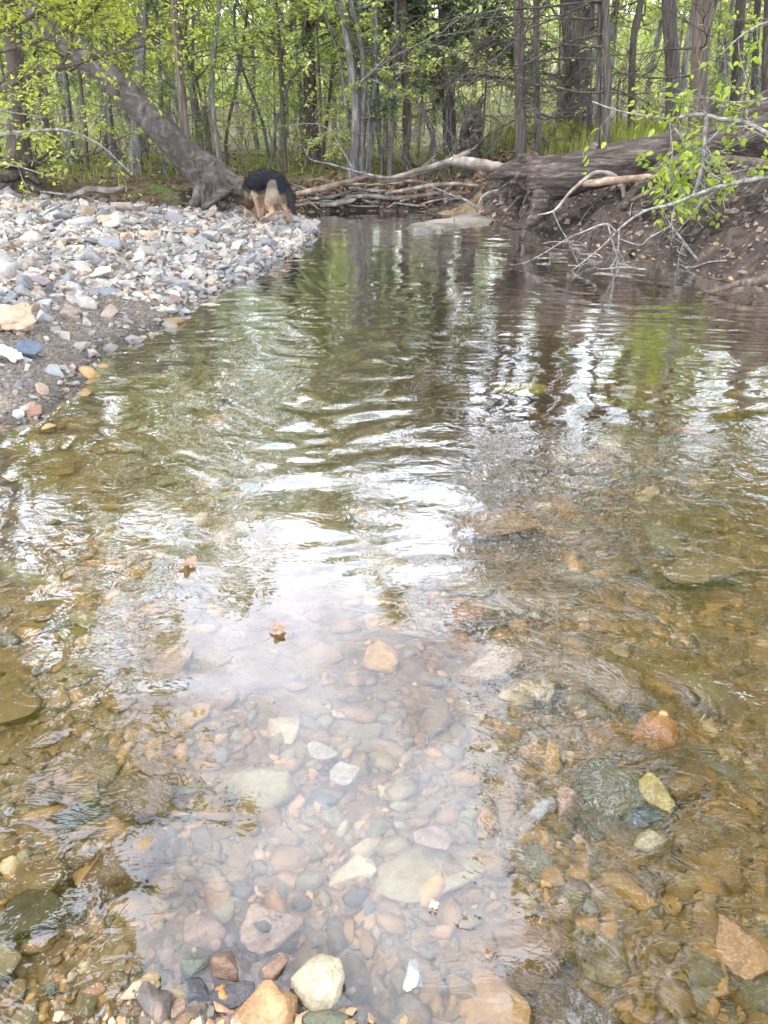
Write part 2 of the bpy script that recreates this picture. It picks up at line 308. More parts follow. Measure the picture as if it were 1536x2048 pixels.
WZ += waves(WX, WY, 22, 0.35, 1.0, R(75), 0.5, 0.014, rg)*(1-0.7*m_calm)
WZ += waves(WX, WY, 30, 0.06, 0.22, R(60), 1.0, 0.056, rg)*m_riff*np.clip(2.4*(vnoise(WX, WY, 1.3, 3, 25)-0.28), 0, 1.3)
WZ += waves(WX, WY, 22, 0.07, 0.26, R(110), 1.0, 0.015, rg)*np.clip(1-m_far-m_riff, 0, 1)*(1-0.9*m_calm)*np.clip(3*(vnoise(WX, WY, 1.6, 3, 23)-0.42), 0, 1.2)
b = MB(); n1, n2 = len(wx), len(wy); ii = (np.arange(n2-1)[:, None]*n1+np.arange(n1-1)[None, :])
b.add(np.stack([WX, WY, WZ], -1).reshape(-1, 3), np.stack([ii, ii+1, ii+n1+1, ii+n1], -1).reshape(-1, 4),
      np.stack([np.clip(m_riff*(0.3+1.2*pat)+0.12*m_far+0.10*m_left+0.22*m_glint, 0, 1)*(1-m_calm), m_far, m_calm], -1).reshape(-1, 3))
m, t, out = nodes('creek_water'); nn = N(t)
geo = nn('ShaderNodeNewGeometry'); at = nn('ShaderNodeAttribute', attribute_name='Col'); sx = nn('ShaderNodeSeparateColor', {'Color': at.outputs['Color']})
mp = nn('ShaderNodeMapping', {'Vector': geo.outputs['Position'], 'Scale': (0.55, 1.0, 1.0), 'Rotation': (0, 0, 0.25)})
na = nn('ShaderNodeTexNoise', {'Vector': mp.outputs[0], 'Scale': 13.0, 'Detail': 3, 'Roughness': 0.5, 'Distortion': 1.6})
nb = nn('ShaderNodeTexNoise', {'Vector': geo.outputs['Position'], 'Scale': 6.0, 'Detail': 2, 'Roughness': 0.5, 'Distortion': 2.2})
ad = nn('ShaderNodeMath', {0: na.outputs['Fac'], 1: nb.outputs['Fac']}, operation='ADD')
st = nn('ShaderNodeMapRange', {'Value': sx.outputs[0], 'From Min': 0, 'From Max': 1, 'To Min': 0.06, 'To Max': 0.75})
bp = nn('ShaderNodeBump', {'Strength': st.outputs[0], 'Distance': 0.007, 'Height': ad.outputs[0]})
fr0 = nn('ShaderNodeFresnel', {'IOR': 1.33, 'Normal': bp.outputs[0]}); fr = nn('ShaderNodeMath', {0: fr0.outputs[0], 1: 2.7}, operation='MULTIPLY', use_clamp=True)
rf = nn('ShaderNodeBsdfRefraction', {'Color': (1, 1, 1, 1), 'Roughness': 0.0, 'IOR': 1.33, 'Normal': bp.outputs[0]})
gl = nn('ShaderNodeBsdfGlossy', {'Color': (1, 1, 1, 1), 'Roughness': 0.0, 'Normal': bp.outputs[0]})
ms = nn('ShaderNodeMixShader', {0: fr.outputs[0], 1: rf.outputs[0], 2: gl.outputs[0]})
t.links.new(ms.outputs[0], out.inputs['Surface'])
va = nn('ShaderNodeVolumeAbsorption', {'Color': (0.66, 0.58, 0.33, 1), 'Density': 1.5}); t.links.new(va.outputs[0], out.inputs['Volume'])
M['water'] = m
water = tag(b.obj('creek_water', m), 'clear shallow creek water with ripples and sky reflections', 'water', kind='structure')
# ------------------------------------------------------------------ stones
def hull_mesh(name, seed, npts=12, flat=0.6, bev=0.0, smooth=False, sub_=0, jitter=0.0):
    rg = random.Random(seed); bm = bmesh.new()
    e = (1, rg.uniform(0.6, 0.95), flat*rg.uniform(0.75, 1.3))
    for _ in range(npts):
        v = Vector((rg.gauss(0, 1), rg.gauss(0, 1), rg.gauss(0, 1))).normalized()*rg.uniform(0.82, 1.08)
        bm.verts.new((v.x*e[0]*.5, v.y*e[1]*.5, v.z*e[2]*.5))
    r = bmesh.ops.convex_hull(bm, input=bm.verts)
    bmesh.ops.delete(bm, geom=[g for g in r['geom_interior'] if isinstance(g, bmesh.types.BMVert)], context='VERTS')
    if bev:
        bmesh.ops.dissolve_limit(bm, angle_limit=R(14), verts=bm.verts, edges=bm.edges)
        bmesh.ops.bevel(bm, geom=list(bm.edges), offset=bev, segments=1, affect='EDGES', profile=0.6, clamp_overlap=True)
        for v in bm.verts:
            if v.co.length > 0.62: v.co *= 0.62/v.co.length
    if sub_:
        bmesh.ops.triangulate(bm, faces=bm.faces)
        for k in range(sub_):
            bmesh.ops.subdivide_edges(bm, edges=bm.edges, cuts=1, use_grid_fill=True)
            bmesh.ops.smooth_vert(bm, verts=bm.verts, factor=0.5, use_axis_x=True, use_axis_y=True, use_axis_z=True)
        off = Vector((seed*3.1, seed*1.7, 0))
        for v in bm.verts: v.co += v.co.normalized()*jitter*(mnoise.fractal(v.co*3.2+off, 1.0, 2.0, 4))
    bmesh.ops.triangulate(bm, faces=bm.faces)
    me = bpy.data.meshes.new(name); bm.to_mesh(me); bm.free()
    me.polygons.foreach_set('use_smooth', [smooth]*len(me.polygons)); return me
def mdata(me):
    V = np.empty(len(me.vertices)*3, np.float32); me.vertices.foreach_get('co', V)
    F = np.empty(len(me.loops), np.int32); me.loops.foreach_get('vertex_index', F); return V.reshape(-1, 3).astype(float), F.reshape(-1, 3)
ANG = [hull_mesh('angular_stone', i, 13, 0.55) for i in range(14)]
ANGB = [hull_mesh('bevelled_stone', 40+i, 13, 0.35+0.05*(i % 6), bev=0.028) for i in range(14)]
RND = [hull_mesh('water_worn_stone', 80+i, 11, 0.5, bev=0.06, smooth=True, sub_=1, jitter=0.07) for i in range(12)]
PEB = [hull_mesh('pebble', 200+i, 22, 0.55) for i in range(12)]
for k in ANGB: k.materials.append(M['stone'])
for k in RND: k.materials.append(M['bstone'])
PAL = np.array([(0.62, 0.59, 0.56), (0.55, 0.52, 0.49), (0.44, 0.43, 0.42), (0.66, 0.62, 0.56), (0.33, 0.34, 0.36), (0.50, 0.41, 0.35), (0.56, 0.42, 0.31), (0.40, 0.35, 0.32), (0.27, 0.28, 0.31), (0.62, 0.53, 0.44), (0.58, 0.57, 0.57), (0.37, 0.38, 0.41)])
PAL = PAL*np.array([0.60, 0.575, 0.54])
PW = np.array([4.5, 4.5, 4.5, 3.5, 3.5, 2.5, 2, 2.5, 2, 2.4, 4.5, 3]); PW = PW/PW.sum()
BPAL = np.array([(0.36, 0.21, 0.09), (0.28, 0.17, 0.075), (0.50, 0.30, 0.12), (0.20, 0.18, 0.11), (0.16, 0.17, 0.14), (0.62, 0.50, 0.33), (0.42, 0.25, 0.12), (0.22, 0.15, 0.075), (0.09, 0.085, 0.075), (0.31, 0.27, 0.16)])
BPAL = BPAL*1.12
BW = np.array([4, 4, 2.5, 3, 2.5, 1, 1.5, 4, 1.5, 3]); BW = BW/BW.sum()
def rot3(rg, tilt=0.35):
    return np.array((Matrix.Rotation(rg.uniform(0, 6.28), 3, 'Z') @ Matrix.Rotation(rg.normal(0, tilt), 3, 'X') @ Matrix.Rotation(rg.normal(0, tilt), 3, 'Y')))
def scatter(name, protos, xs, ys, zs, sizes, cols, mat, parent, seed, flat=(0.5, 1.0), sink=0.1, label=None, tilt=0.35, smooth=False):
    rg = np.random.default_rng(seed); bl = MB(); D_ = [mdata(p) for p in protos]
    for x, y, z, s, c in zip(xs, ys, zs, sizes, cols):
        V, F = D_[rg.integers(len(D_))]; S = np.array([s, s*rg.uniform(0.7, 1.1), s*rg.uniform(*flat)])
        bl.add((V*S) @ rot3(rg, tilt).T+np.array([x, y, z+s*0.16-s*sink]), F, c)
    o = bl.obj(name, mat, parent, smooth=smooth); o['kind'] = 'stuff'
    if label: o['label'] = label
    return o
rg = np.random.default_rng(3)
# --- gravel bar: candidates over the visible bar
def bar_points(n, seed, y0=3.4, y1=13.4):
    rg = np.random.default_rng(seed); y = rg.uniform(y0, y1, n); x = rg.uniform(-7.5, -0.6, n)
    h, d, rt, fr = height(x, y); inview = np.abs(x/y) < 0.62
    k = (d > 0.0) & (rt < .5) & (fr < 0.6) & (y < 12.9+0.5*rg.random(n)) & inview; return x[k], y[k], h[k], d[k]
def fine_zone(x, y, d): return sstep(1.25, 0.45, d+0.5*(vnoise(x, y, 1.5, 2, 31)-.5))*sstep(7.1, 6.2, y)
# large, counted stones (parts of the bar)
x, y, h, d = bar_points(2600, 41); fz = fine_zone(x, y, d); keep = rg.random(len(x)) > fz*0.93; x, y, h, d = x[keep], y[keep], h[keep], d[keep]
size = np.clip(np.exp(rg.normal(math.log(0.17), 0.32, len(x))), 0.10, 0.36); pxs = size/y; order = np.argsort(-pxs)
taken = []
for i in order:
    if len(taken) >= 285: break
    if all((x[i]-x[j])**2+(y[i]-y[j])**2 > (0.36*(size[i]+size[j]))**2 for j in taken): taken.append(i)
    # farther stones get their share too
for q, i in enumerate(taken):
    o = bpy.data.objects.new('stone', ANGB[q % len(ANGB)]); col.objects.link(o); o.parent = gravel_bar
    s = size[i]; o.location = (x[i], y[i], h[i]+s*0.10); o.scale = (s*rg.uniform(0.9, 1.3), s*rg.uniform(0.6, 1.1), s*rg.uniform(0.6, 1.3))
    o.rotation_euler = (rg.normal(0, 0.38), rg.normal(0, 0.38), rg.uniform(0, 6.28)); c = PAL[rg.choice(len(PAL), p=PW)]*rg.uniform(0.88, 1.1); o.color = (*c, 1)
x, y, h, d = bar_points(36000, 42); fz = fine_zone(x, y, d); keep = rg.random(len(x)) > fz*0.9; x, y, h, d = x[keep], y[keep], h[keep], d[keep]
x, y, h = x[:13000], y[:13000], h[:13000]
sz = np.clip(np.exp(rg.normal(math.log(0.075), 0.40, len(x))), 0.03, 0.17)
scatter('small_stones', ANG, x, y, h, sz, PAL[rg.choice(len(PAL), len(x), p=PW)]*rg.uniform(0.85, 1.12, (len(x), 1)), M['pebble'], gravel_bar, 5)
x, y, h, d = bar_points(60000, 43, 3.4, 8.0); fz = fine_zone(x, y, d); keep = fz > 0.2; x, y, h = x[keep][:9000], y[keep][:9000], h[keep][:9000]
sz = np.clip(np.exp(rg.normal(math.log(0.022), 0.4, len(x))), 0.012, 0.06)
FP = PAL*np.array([0.70, 0.64, 0.57])
scatter('fine_gravel', ANG, x, y, h, sz, FP[rg.choice(len(PAL), len(x), p=PW)]*rg.uniform(0.6, 1.1, (len(x), 1)), M['pebble'], gravel_bar, 6)
# --- creek bed
def bed_points(n, seed, y0, y1):
    rg = np.random.default_rng(seed); y = y0+(y1-y0)*rg.random(n)**1.5; x = rg.uniform(-1, 1, n)*(0.62*y+0.45)
    h, d, rt, fr = height(x, y); k = (d < np.where(x > 0.5, -0.15, 0.02)); return x[k], y[k], h[k], d[k]
x, y, h, d = bed_points(3000, 51, 0.75, 8.0)
size = np.clip(np.exp(rg.normal(math.log(0.135), 0.42, len(x))), 0.06, 0.42)*(0.75+0.07*np.minimum(y, 6))
order = np.argsort(-size/y); taken = []
for i in order:
    if len(taken) >= 290: break
    if size[i]*0.3 > -h[i]+0.03: continue
    if all((x[i]-x[j])**2+(y[i]-y[j])**2 > (0.40*(size[i]+size[j]))**2 for j in taken): taken.append(i)
for q, i in enumerate(taken):
    o = bpy.data.objects.new('stone', RND[q % len(RND)]); col.objects.link(o); o.parent = creek_bed
    s = size[i]; o.location = (x[i], y[i], h[i]+s*0.05); o.scale = (s, s*rg.uniform(0.65, 1.1), s*rg.uniform(0.5, 0.9))
    o.rotation_euler = (rg.normal(0, 0.25), rg.normal(0, 0.25), rg.uniform(0, 6.28)); c = BPAL[rg.choice(len(BPAL), p=BW)]*rg.uniform(0.85, 1.25); o.color = (*c, 1)
x, y, h, d = bed_points(40000, 52, 0.7, 9.0); x, y, h = x[:18000], y[:18000], h[:18000]
sz = np.clip(np.exp(rg.normal(math.log(0.042), 0.55, len(x))), 0.012, 0.15)*(0.6+0.16*np.minimum(y, 5))
clump = vnoise(x, y, 1.7, 3, 55)+0.25*sstep(-0.3, 0.4, x); k = rg.random(len(x)) < np.clip(clump*2.2-0.45, 0.12, 1); x, y, h, sz = x[k], y[k], h[k], sz[k]
scatter('small_stones', PEB, x, y, h, sz, BPAL[rg.choice(len(BPAL), len(x), p=BW)]*rg.uniform(0.75, 1.45, (len(x), 1)), M['bpebble'], creek_bed, 7, tilt=0.25, smooth=True)

# --- stones and clods in the eroded bank
DPAL = 0.72*np.array([(0.10, 0.075, 0.06), (0.16, 0.12, 0.10), (0.06, 0.045, 0.035), (0.26, 0.22, 0.19), (0.20, 0.16, 0.13)])
y = rg.uniform(6.0, 15.0, 9000); x = rg.uniform(-1.5, 6.5, 9000); h, d, rt, fr = height(x, y); k = (d > 0.0) & (d < 1.5) & ((rt > .5)|(fr > .5)) & (x/y < .62); x, y, h, d = x[k], y[k], h[k], d[k]
n = 2600; scatter('clods', ANG, x[:n], y[:n], h[:n], np.clip(np.exp(rg.normal(math.log(0.05), .5, n)), .02, .16), DPAL[rg.choice(5, n)]*rg.uniform(.6, 1.3, (n, 1)), M['pebble'], creek_bank, 9)
for q, i in enumerate(range(n, min(n+60, len(x)))):
    o = bpy.data.objects.new('stone', ANGB[q % len(ANGB)]); col.objects.link(o); o.parent = creek_bank; s = rg.uniform(.08, .2); o.location = (x[i], y[i], h[i]+s*.04); o.scale = (s, s*.8, s*rg.uniform(.4, .9))
    o.rotation_euler = (rg.normal(0, .4), rg.normal(0, .4), rg.uniform(0, 6.28)); o.color = (*(DPAL[rg.choice(5)]*rg.uniform(.8, 1.6)), 1)

# --- stones straddling the waterline of the bar
y = rg.uniform(3.4, 12.5, 20000); x = rg.uniform(-3, -0.5, 20000); h, d, rt, fr = height(x, y); k = (d > -0.16) & (d < 0.10) & (rt < .5); x, y, h = x[k][:420], y[k][:420], h[k][:420]; n = len(x)
scatter('shore_stones', PEB, x, y, h, np.clip(np.exp(rg.normal(math.log(0.06), .45, n)), .025, .16), PAL[rg.choice(len(PAL), n, p=PW)]*rg.uniform(.55, 1.0, (n, 1)), M['pebble'], gravel_bar, 15)
# ------------------------------------------------------------------ tree growing
def unit(v): return v/(np.linalg.norm(v)+1e-9)
class Tree:
    def __init__(s, seed): s.rg = np.random.default_rng(seed); s.wood = MB(); s.lp = []; s.ld = []
    def trunk(s, pts, rad, k=9, n=6, rough=0.05, flare=0.0, lob=5, ridge=0.0):
        p = catmull(pts, n); r = np.interp(np.linspace(0, len(pts)-1, len(p)), np.arange(len(pts)), rad)
        L = np.concatenate([[0], np.cumsum(np.linalg.norm(np.diff(p, axis=0), axis=1))]); amt = None
        if flare:
            f = np.exp(-L/(rad[0]*2.0)); r = r*(1+flare*f); amt = (0.25*f, lob, s.rg.uniform(0, 6))
        s.wood.add(*tube(p, r, k, rough, s.rg, lobes=amt, ridge=ridge)); s.tp, s.tr, s.tl = p, r, L; return p, r
    def limb(s, p0, d, length, r, level, leafy, droop=-0.02, wander=0.25, nseg=6, kids=3, kid_len=0.55, k=5, spread=0.9, from_=0.25):
        pts = [np.array(p0, float)]; d = unit(np.array(d, float)); st = length/nseg
        for i in range(nseg):
            d = unit(d+s.rg.normal(0, wander, 3)*0.6+np.array([0, 0, -droop])); pts.append(pts[-1]+d*st)
        pts = np.array(pts); s.wood.add(*tube(pts, np.linspace(r, max(r*0.25, 0.002), len(pts)), k if level > 1 else 3, cap=False))
        if level <= 1 and leafy:
            n = s.rg.poisson(leafy); t = s.rg.uniform(0.15, 1.0, n)*(len(pts)-1); i0 = np.minimum(t.astype(int), len(pts)-2); f = (t-i0)[:, None]
            s.lp.append(pts[i0]*(1-f)+pts[i0+1]*f+s.rg.normal(0, 0.025, (n, 3))); s.ld.append(np.repeat(unit(pts[-1]-pts[0])[None]*0.5, n, 0))
        if level > 0:
            for q in range(kids):
                t = s.rg.uniform(from_, 1.0)*(len(pts)-1); i0 = min(int(t), len(pts)-2); base = pts[i0]+(pts[i0+1]-pts[i0])*(t-i0)
                dd = unit(pts[i0+1]-pts[i0]); rnd = s.rg.normal(0, 1, 3); rnd[2] *= 0.45
                s.limb(base, dd+unit(rnd)*spread, length*kid_len*s.rg.uniform(0.6, 1.2), r*0.5, level-1, leafy, droop, wander, max(3, nseg-1), kids, kid_len, k, spread)
    def branches(s, n, z0, z1, length, r, level, leafy, up=0.4, az=None, **kw):
        zt = s.tp[:, 2]
        for _ in range(n):
            z = s.rg.uniform(z0, z1); i = int(np.argmin(abs(zt-z))); a = s.rg.uniform(0, 6.28) if az is None else s.rg.normal(az[0], az[1])
            f = 1-0.5*(z-z0)/(z1-z0+1e-6); s.limb(s.tp[i], (math.cos(a), math.sin(a), up+s.rg.normal(0, 0.15)), length*f*s.rg.uniform(0.6, 1.25), min(r, s.tr[i]*0.6), level, leafy, **kw)
    def meshes(s, L, up=0.75, fine=False, W=0.32, keep=1.0, thin=None):
        wm = s.wood.mesh('trunk'); lm = None
        if s.lp:
            p = np.concatenate(s.lp); dd = np.concatenate(s.ld)
            if thin: q = s.rg.random(len(p)) < np.interp(p[:, 2], [thin[0], thin[1]], [1, thin[2]]); p, dd = p[q], dd[q]
            if keep < 1: q = s.rg.random(len(p)) < keep; p, dd = p[q], dd[q]
            bl = MB(); bl.add(*leaves(p, L, s.rg, up, W, dd, fine)); lm = bl.mesh('crown')
        return wm, lm
def put_tree(name, wm, lm, bark, leafm, loc, rz=0.0, sc_=1.0, label=None, group=None, cat='tree'):
    e = empty(name, loc); e.rotation_euler = (0, 0, rz); e.scale = (sc_,)*3
    if not wm.materials: wm.materials.append(bark)
    link('trunk', wm, None, e)
    if lm:
        if not lm.materials: lm.materials.append(leafm)
        link('crown', lm, None, e)
    return tag(e, label, cat, group)
NT = {'n': 0}
# --- prototypes for the woods behind
def proto_sapling(seed, h=4.5, dens=13):
    t = Tree(seed); g = t.rg; t.trunk([(0, 0, -0.1), (g.normal(0, .1), g.normal(0, .1), h*.35), (g.normal(0, .25), g.normal(0, .25), h*.7), (g.normal(0, .4), g.normal(0, .4), h)], [0.035, 0.028, 0.018, 0.006], 6, 4)
    t.branches(17, 0.5, h*0.98, 1.35, 0.014, 2, dens, up=0.22, kids=3, droop=0.015, nseg=5); return t.meshes(0.068)
def proto_tall(seed, h=12.0, r=0.10, z0=2.2, nb=16, dens=10, leafL=0.15, level=2, length=2.4, lean=0.5, thin=(2.8, 5.5, 0.26)):
    t = Tree(seed); g = t.rg; q = g.normal(0, lean, (4, 2))*np.array([[.1], [.4], [.8], [1.2]])
    t.trunk([(0, 0, -0.15), (*q[0], h*.12), (*q[1], h*.4), (*q[2], h*.7), (*q[3], h)], [r*1.1, r, r*.8, r*.5, r*.12], 8, 5, flare=0.5)
    t.branches(nb, z0, h*.98, length, r*.4, level, dens, up=0.45, kids=3, nseg=5); return t.meshes(leafL, thin=thin)
def proto_shrub(seed, h=1.6, dens=0):
    t = Tree(seed)
    for _ in range(9):
        a = t.rg.uniform(0, 6.28); t.limb((t.rg.normal(0, .12), t.rg.normal(0, .12), -0.05), (math.cos(a)*.5, math.sin(a)*.5, 1), h*t.rg.uniform(.5, 1.1), 0.011, 2, dens, droop=0.0, kids=3, nseg=5, wander=0.2)
    return t.meshes(0.07)
SAP = [proto_sapling(100+i, 3.6+0.6*i, 15) for i in range(5)]
TALL = [proto_tall(120+i, 10+i, 0.04+0.018*i, 1.2+0.3*i, 15, 9, 0.11) for i in range(5)]
LOWT = [proto_tall(140+i, 6.0+0.5*i, 0.035+0.012*i, 0.9, 16, 9, 0.10, 2, 1.6, 0.7, (3.5, 6.5, 0.7)) for i in range(4)]
DENSE = [proto_tall(170+i, 10+i, 0.12+0.02*i, 3.2, 28, 22, 0.19, 2, 3.0, 0.5, (20, 21, 1)) for i in range(3)]
SHR = [proto_shrub(160+i, 1.3+.3*i, 5*(i % 2)) for i in range(4)]
rg = np.random.default_rng(77)
ZN = [(-40, -20, 'behind the left leafy boughs'), (-20, -13, 'behind the leaning trunk'), (-13, -7, 'behind the dog'), (-7, 0, 'behind the clump of stems'), (0, 6, 'behind the foliage-draped cedar'), (6, 14, 'behind the dark cedar trunks'), (14, 60, 'above the right end of the fallen log')]
def zn(x, y): return next(c for a, b_, c in ZN if a <= azi(x, y) < b_)+(', near row' if y < 20 else ', middle row' if y < 29 else ', far row')
used = []
def free(x, y, r):
    if any((x-a)**2+(y-b_)**2 < (r+c)**2 for a, b_, c in used): return False
    used.append((x, y, r)); return True
def azi(x, y): return math.degrees(math.atan2(x, y))
# woods: slender trees that fill the view from 15 to 48 m
cnt = 0
for tries in range(4000):
    if cnt >= 150: break
    y = 15.5+33*rg.random()**1.35; x = rg.uniform(-0.62, 0.62)*y
    if not free(x, y, 0.30+0.012*y): continue
    az_ = azi(x, y); centre = -19 < az_ < 3
    if sdf(np.array([x]), np.array([y]))[0] < 0.9: continue
    if x > 0.5 and y < 18: continue
    if centre: protos, nm, lab = LOWT, 'young_tree', 'slender young tree '
    else: protos, nm, lab = TALL, 'slender_tree', 'tall slender grey trunk '
    wm, lm = protos[rg.integers(len(protos))]; s_ = rg.uniform(0.8, 1.25)
    if centre and y > 24: s_ *= 1.25
    put_tree(nm, wm, lm, M['bark_grey'], M['leaf_spring'], (x, y, hz(x, y)), rg.uniform(0, 6.28), s_, lab+zn(x, y), 'trees of the background woods '+zn(x, y)); cnt += 1
cnt = 0
for tries in range(4000):
    if cnt >= 120: break
    y = 14.8+26*rg.random()**1.3; x = rg.uniform(-0.6, 0.6)*y
    if sdf(np.array([x]), np.array([y]))[0] < 0.8: continue
    if x > 0.8 and y < 17: continue
    wm, lm = SAP[rg.integers(len(SAP))]
    put_tree('sapling', wm, lm, M['bark_grey'], M['leaf_spring'], (x, y, hz(x, y)), rg.uniform(0, 6.28), rg.uniform(0.55, 1.05), 'leafy yellow-green sapling '+zn(x, y), 'saplings '+zn(x, y), 'sapling'); cnt += 1
cnt = 0
for tries in range(2000):
    if cnt >= 46: break
    y = 14.4+10*rg.random()**1.2; x = rg.uniform(-0.58, 0.58)*y
    if sdf(np.array([x]), np.array([y]))[0] < 0.5: continue
    wm, lm = SHR[rg.integers(len(SHR))]
    put_tree('bare_shrub', wm, lm, M['bark_grey'], M['leaf_spring'], (x, y, hz(x, y)), rg.uniform(0, 6.28), rg.uniform(0.6, 1.2), 'thin twiggy low shrub '+zn(x, y), 'twiggy shrubs '+zn(x, y), 'shrub'); cnt += 1
# trees beside the creek outside the frame, seen only as the dark sides of the reflection
for i, (x, y, p, s_) in enumerate([(9.2, 14.4, 2, 1.0), (10.5, 11.5, 1, 1.05), (8.2, 17.5, 0, 1.1), (-6.6, 12.4, 1, 0.85), (6.7, 10.3, 0, 0.8), (-4.7, 2.6, 0, 0.85), (-5.2, 4.6, 2, 0.8), (7.4, 12.6, 1, 0.85), (4.9, 6.6, 0, 0.95), (5.0, 3.4, 1, 0.95), (7.6, 9.0, 2, 1.0), (5.2, 0.4, 2, 0.9), (-6.2, 9.2, 1, 0.95), (-9.0, 13.2, 2, 0.95), (7.5, -4, 2, 1.0)]):
    wm, lm = DENSE[p % 3]; put_tree('creekside_tree', wm, lm, M['bark_grey'], M['leaf_spring'], (x, y, hz(x, y)-.05), i*1.3, s_, 'tall full-crowned creekside tree mirrored in the water beside the banks', 'creekside trees mirrored in the water')
# far woods that read as one mass
b = MB(); b2 = MB()
for i in range(300):
    y = rg.uniform(46, 78); x = rg.uniform(-0.62, 0.62)*y; z0 = hz(x, y); r_ = rg.uniform(0.05, 0.2); h_ = rg.uniform(8, 14)
    b.add(*tube([(x, y, z0-.2), (x+rg.normal(0, .3), y, z0+h_*.5), (x+rg.normal(0, .7), y, z0+h_)], [r_, r_*.8, r_*.2], 5, cap=False))
n = 36000; y = rg.uniform(44, 80, n); x = rg.uniform(-0.62, 0.62, n)*y; zc_ = 9.5*rg.random(n)**1.1
k = vnoise(x, zc_*2+y*.7, 0.35, 3, 61) > 0.42; x, y, zc_ = x[k], y[k], zc_[k]
b2.add(*leaves(np.stack([x, y, height(x, y)[0]+0.3+zc_], 1), 0.42, rg, 0.5, 0.38))
e = empty('far_woods', (0, 60, 0)); tag(e, 'far-off mass of thin trunks and pale spring foliage', 'woods', kind='stuff')
for nm, bb, mm in (('trunks', b, M['bark_grey']), ('foliage', b2, M['leaf_spring'])):
    o = bb.obj(nm, mm, e); o.location = (0, -60, 0)
# ------------------------------------------------------------------ individual trees
def world_tree(name, px, Y, wpx, bark, label, h=9.0, group=None, leafy=0, leafL=0.12, nb=0, z0=3.0, needle=False, dead=0, seed=0, k=10, flare=0.45, leafm=None, blen=2.2, base_dz=0.0, cat='tree', dead_len=1.6, dead_az=None):
    """trunk through the photo points px at distance Y, then on up to height h"""
    pts = [P(a, c, Y) for a, c in px]; base = pts[0].copy(); g = hz(base[0], Y); base[2] = g-0.12
    up = unit(pts[-1]-pts[-2] if len(pts) > 1 else np.array([0, 0, 1.0])); q = pts[-1].copy(); ext = []
    pts = [p for p in pts if p[2] > g+0.15]
    while q[2] < h:
        up = unit(up*0.8+np.array([0, 0, 0.3])); q = q+up*1.5; ext.append(q.copy())
    allp = np.array([base]+pts+ext)-base; r0 = 0.72*wpx*PX(Y)/2; zz = allp[:, 2]
    rad = r0*np.clip(1-0.75*(zz/max(zz[-1], .1))**1.3, 0.1, 1)
    t = Tree(seed); t.trunk(allp, rad, 22 if wpx > 18 else k, 5, 0.03, flare, ridge=0.05)
    if dead:
        lv = t.lp; t.branches(dead, 0.9, min(4.2, zz[-1]*.8), dead_len, 0.018, 2, 0, up=-0.02, kids=5, droop=0.02, wander=0.22, nseg=6, kid_len=0.5, spread=0.7, az=dead_az)
    if nb: t.branches(nb, z0, zz[-1]*.98, blen, r0*.4, 2, leafy, up=(-0.1 if needle else 0.4), kids=4 if needle else 3, nseg=5, droop=0.05 if needle else -0.01)
    wm, lm = t.meshes(leafL, up=0.35 if needle else 0.75, W=0.10 if needle else 0.32)
    e = put_tree(name, wm, lm, bark, leafm or (M['needle'] if needle else M['leaf_spring']), base, 0, 1, label, group, cat); used.append((base[0], base[1], .3)); return e
CG = None
world_tree('cedar_tree', [(1042, 318), (1040, 170), (1036, 0)], 13.2, 32, M['bark_cedar'], 'dark straight cedar trunk rising just behind the root end of the fallen log', 8.0, nb=7, leafy=18, leafL=0.14, z0=4.4, needle=True, dead=16, seed=201)
world_tree('cedar_tree', [(1076, 308), (1073, 160), (1074, 0)], 13.5, 19, M['bark_cedar'], 'thin reddish cedar trunk close to the right of the dark straight one', 6.5, nb=4, leafy=18, leafL=0.16, z0=4.2, needle=True, dead=9, seed=202)
world_tree('broad_tree', [(1165, 290), (1163, 150), (1172, 0)], 16.5, 56, M['bark_cedar'], 'thick shaggy trunk standing behind the paired cedars above the log', 11, nb=14, leafy=9, z0=5, dead=10, seed=203)
world_tree('cedar_tree', [(1137, 285), (1138, 150), (1130, 0)], 17.2, 28, M['bark_cedar'], 'half-hidden trunk touching the left side of the thick shaggy trunk', 8, nb=5, leafy=18, leafL=0.16, z0=4.5, needle=True, dead=5, seed=204)
world_tree('cedar_tree', [(1197, 303), (1198, 150), (1200, 0)], 12.6, 16, M['bark_cedar'], 'thinner left trunk of the cedar pair behind the log knob', 7, nb=4, leafy=18, leafL=0.14, z0=4.4, needle=True, dead=4, seed=205, dead_az=(3.4, 0.5), dead_len=2.4)
world_tree('cedar_tree', [(1215, 305), (1214, 150), (1211, 0)], 12.5, 22, M['bark_cedar'], 'stouter right trunk of the cedar pair with long dead boughs', 9, nb=7, leafy=18, leafL=0.14, z0=4.4, needle=True, dead=9, seed=206, dead_az=(3.3, 0.45), dead_len=2.9)
world_tree('crooked_tree', [(1262, 258), (1266, 90), (1282, 0)], 16, 20, M['bark_cedar'], 'dark trunk that kinks to the right at mid height behind the leafy branch', 10, nb=12, leafy=9, z0=4.5, dead=6, seed=207)
world_tree('broad_tree', [(1345, 240), (1344, 120), (1338, 0)], 13.6, 40, M['bark_cedar'], 'thick grey-brown shaggy trunk behind the upper leafy branch', 12, nb=16, leafy=10, z0=4.6, dead=5, seed=208)
world_tree('grey_tree', [(1362, 215), (1372, 110), (1392, 0)], 14.2, 17, M['bark_grey'], 'smooth grey stem leaning right between two thick trunks', 9, nb=10, leafy=10, z0=4, seed=209)
world_tree('broad_tree', [(1392, 265), (1398, 120), (1408, 0)], 12.9, 46, M['bark_brown'], 'thick dark brown trunk rising behind the leafy branch and log', 12, nb=16, leafy=10, z0=4.6, dead=5, seed=210)
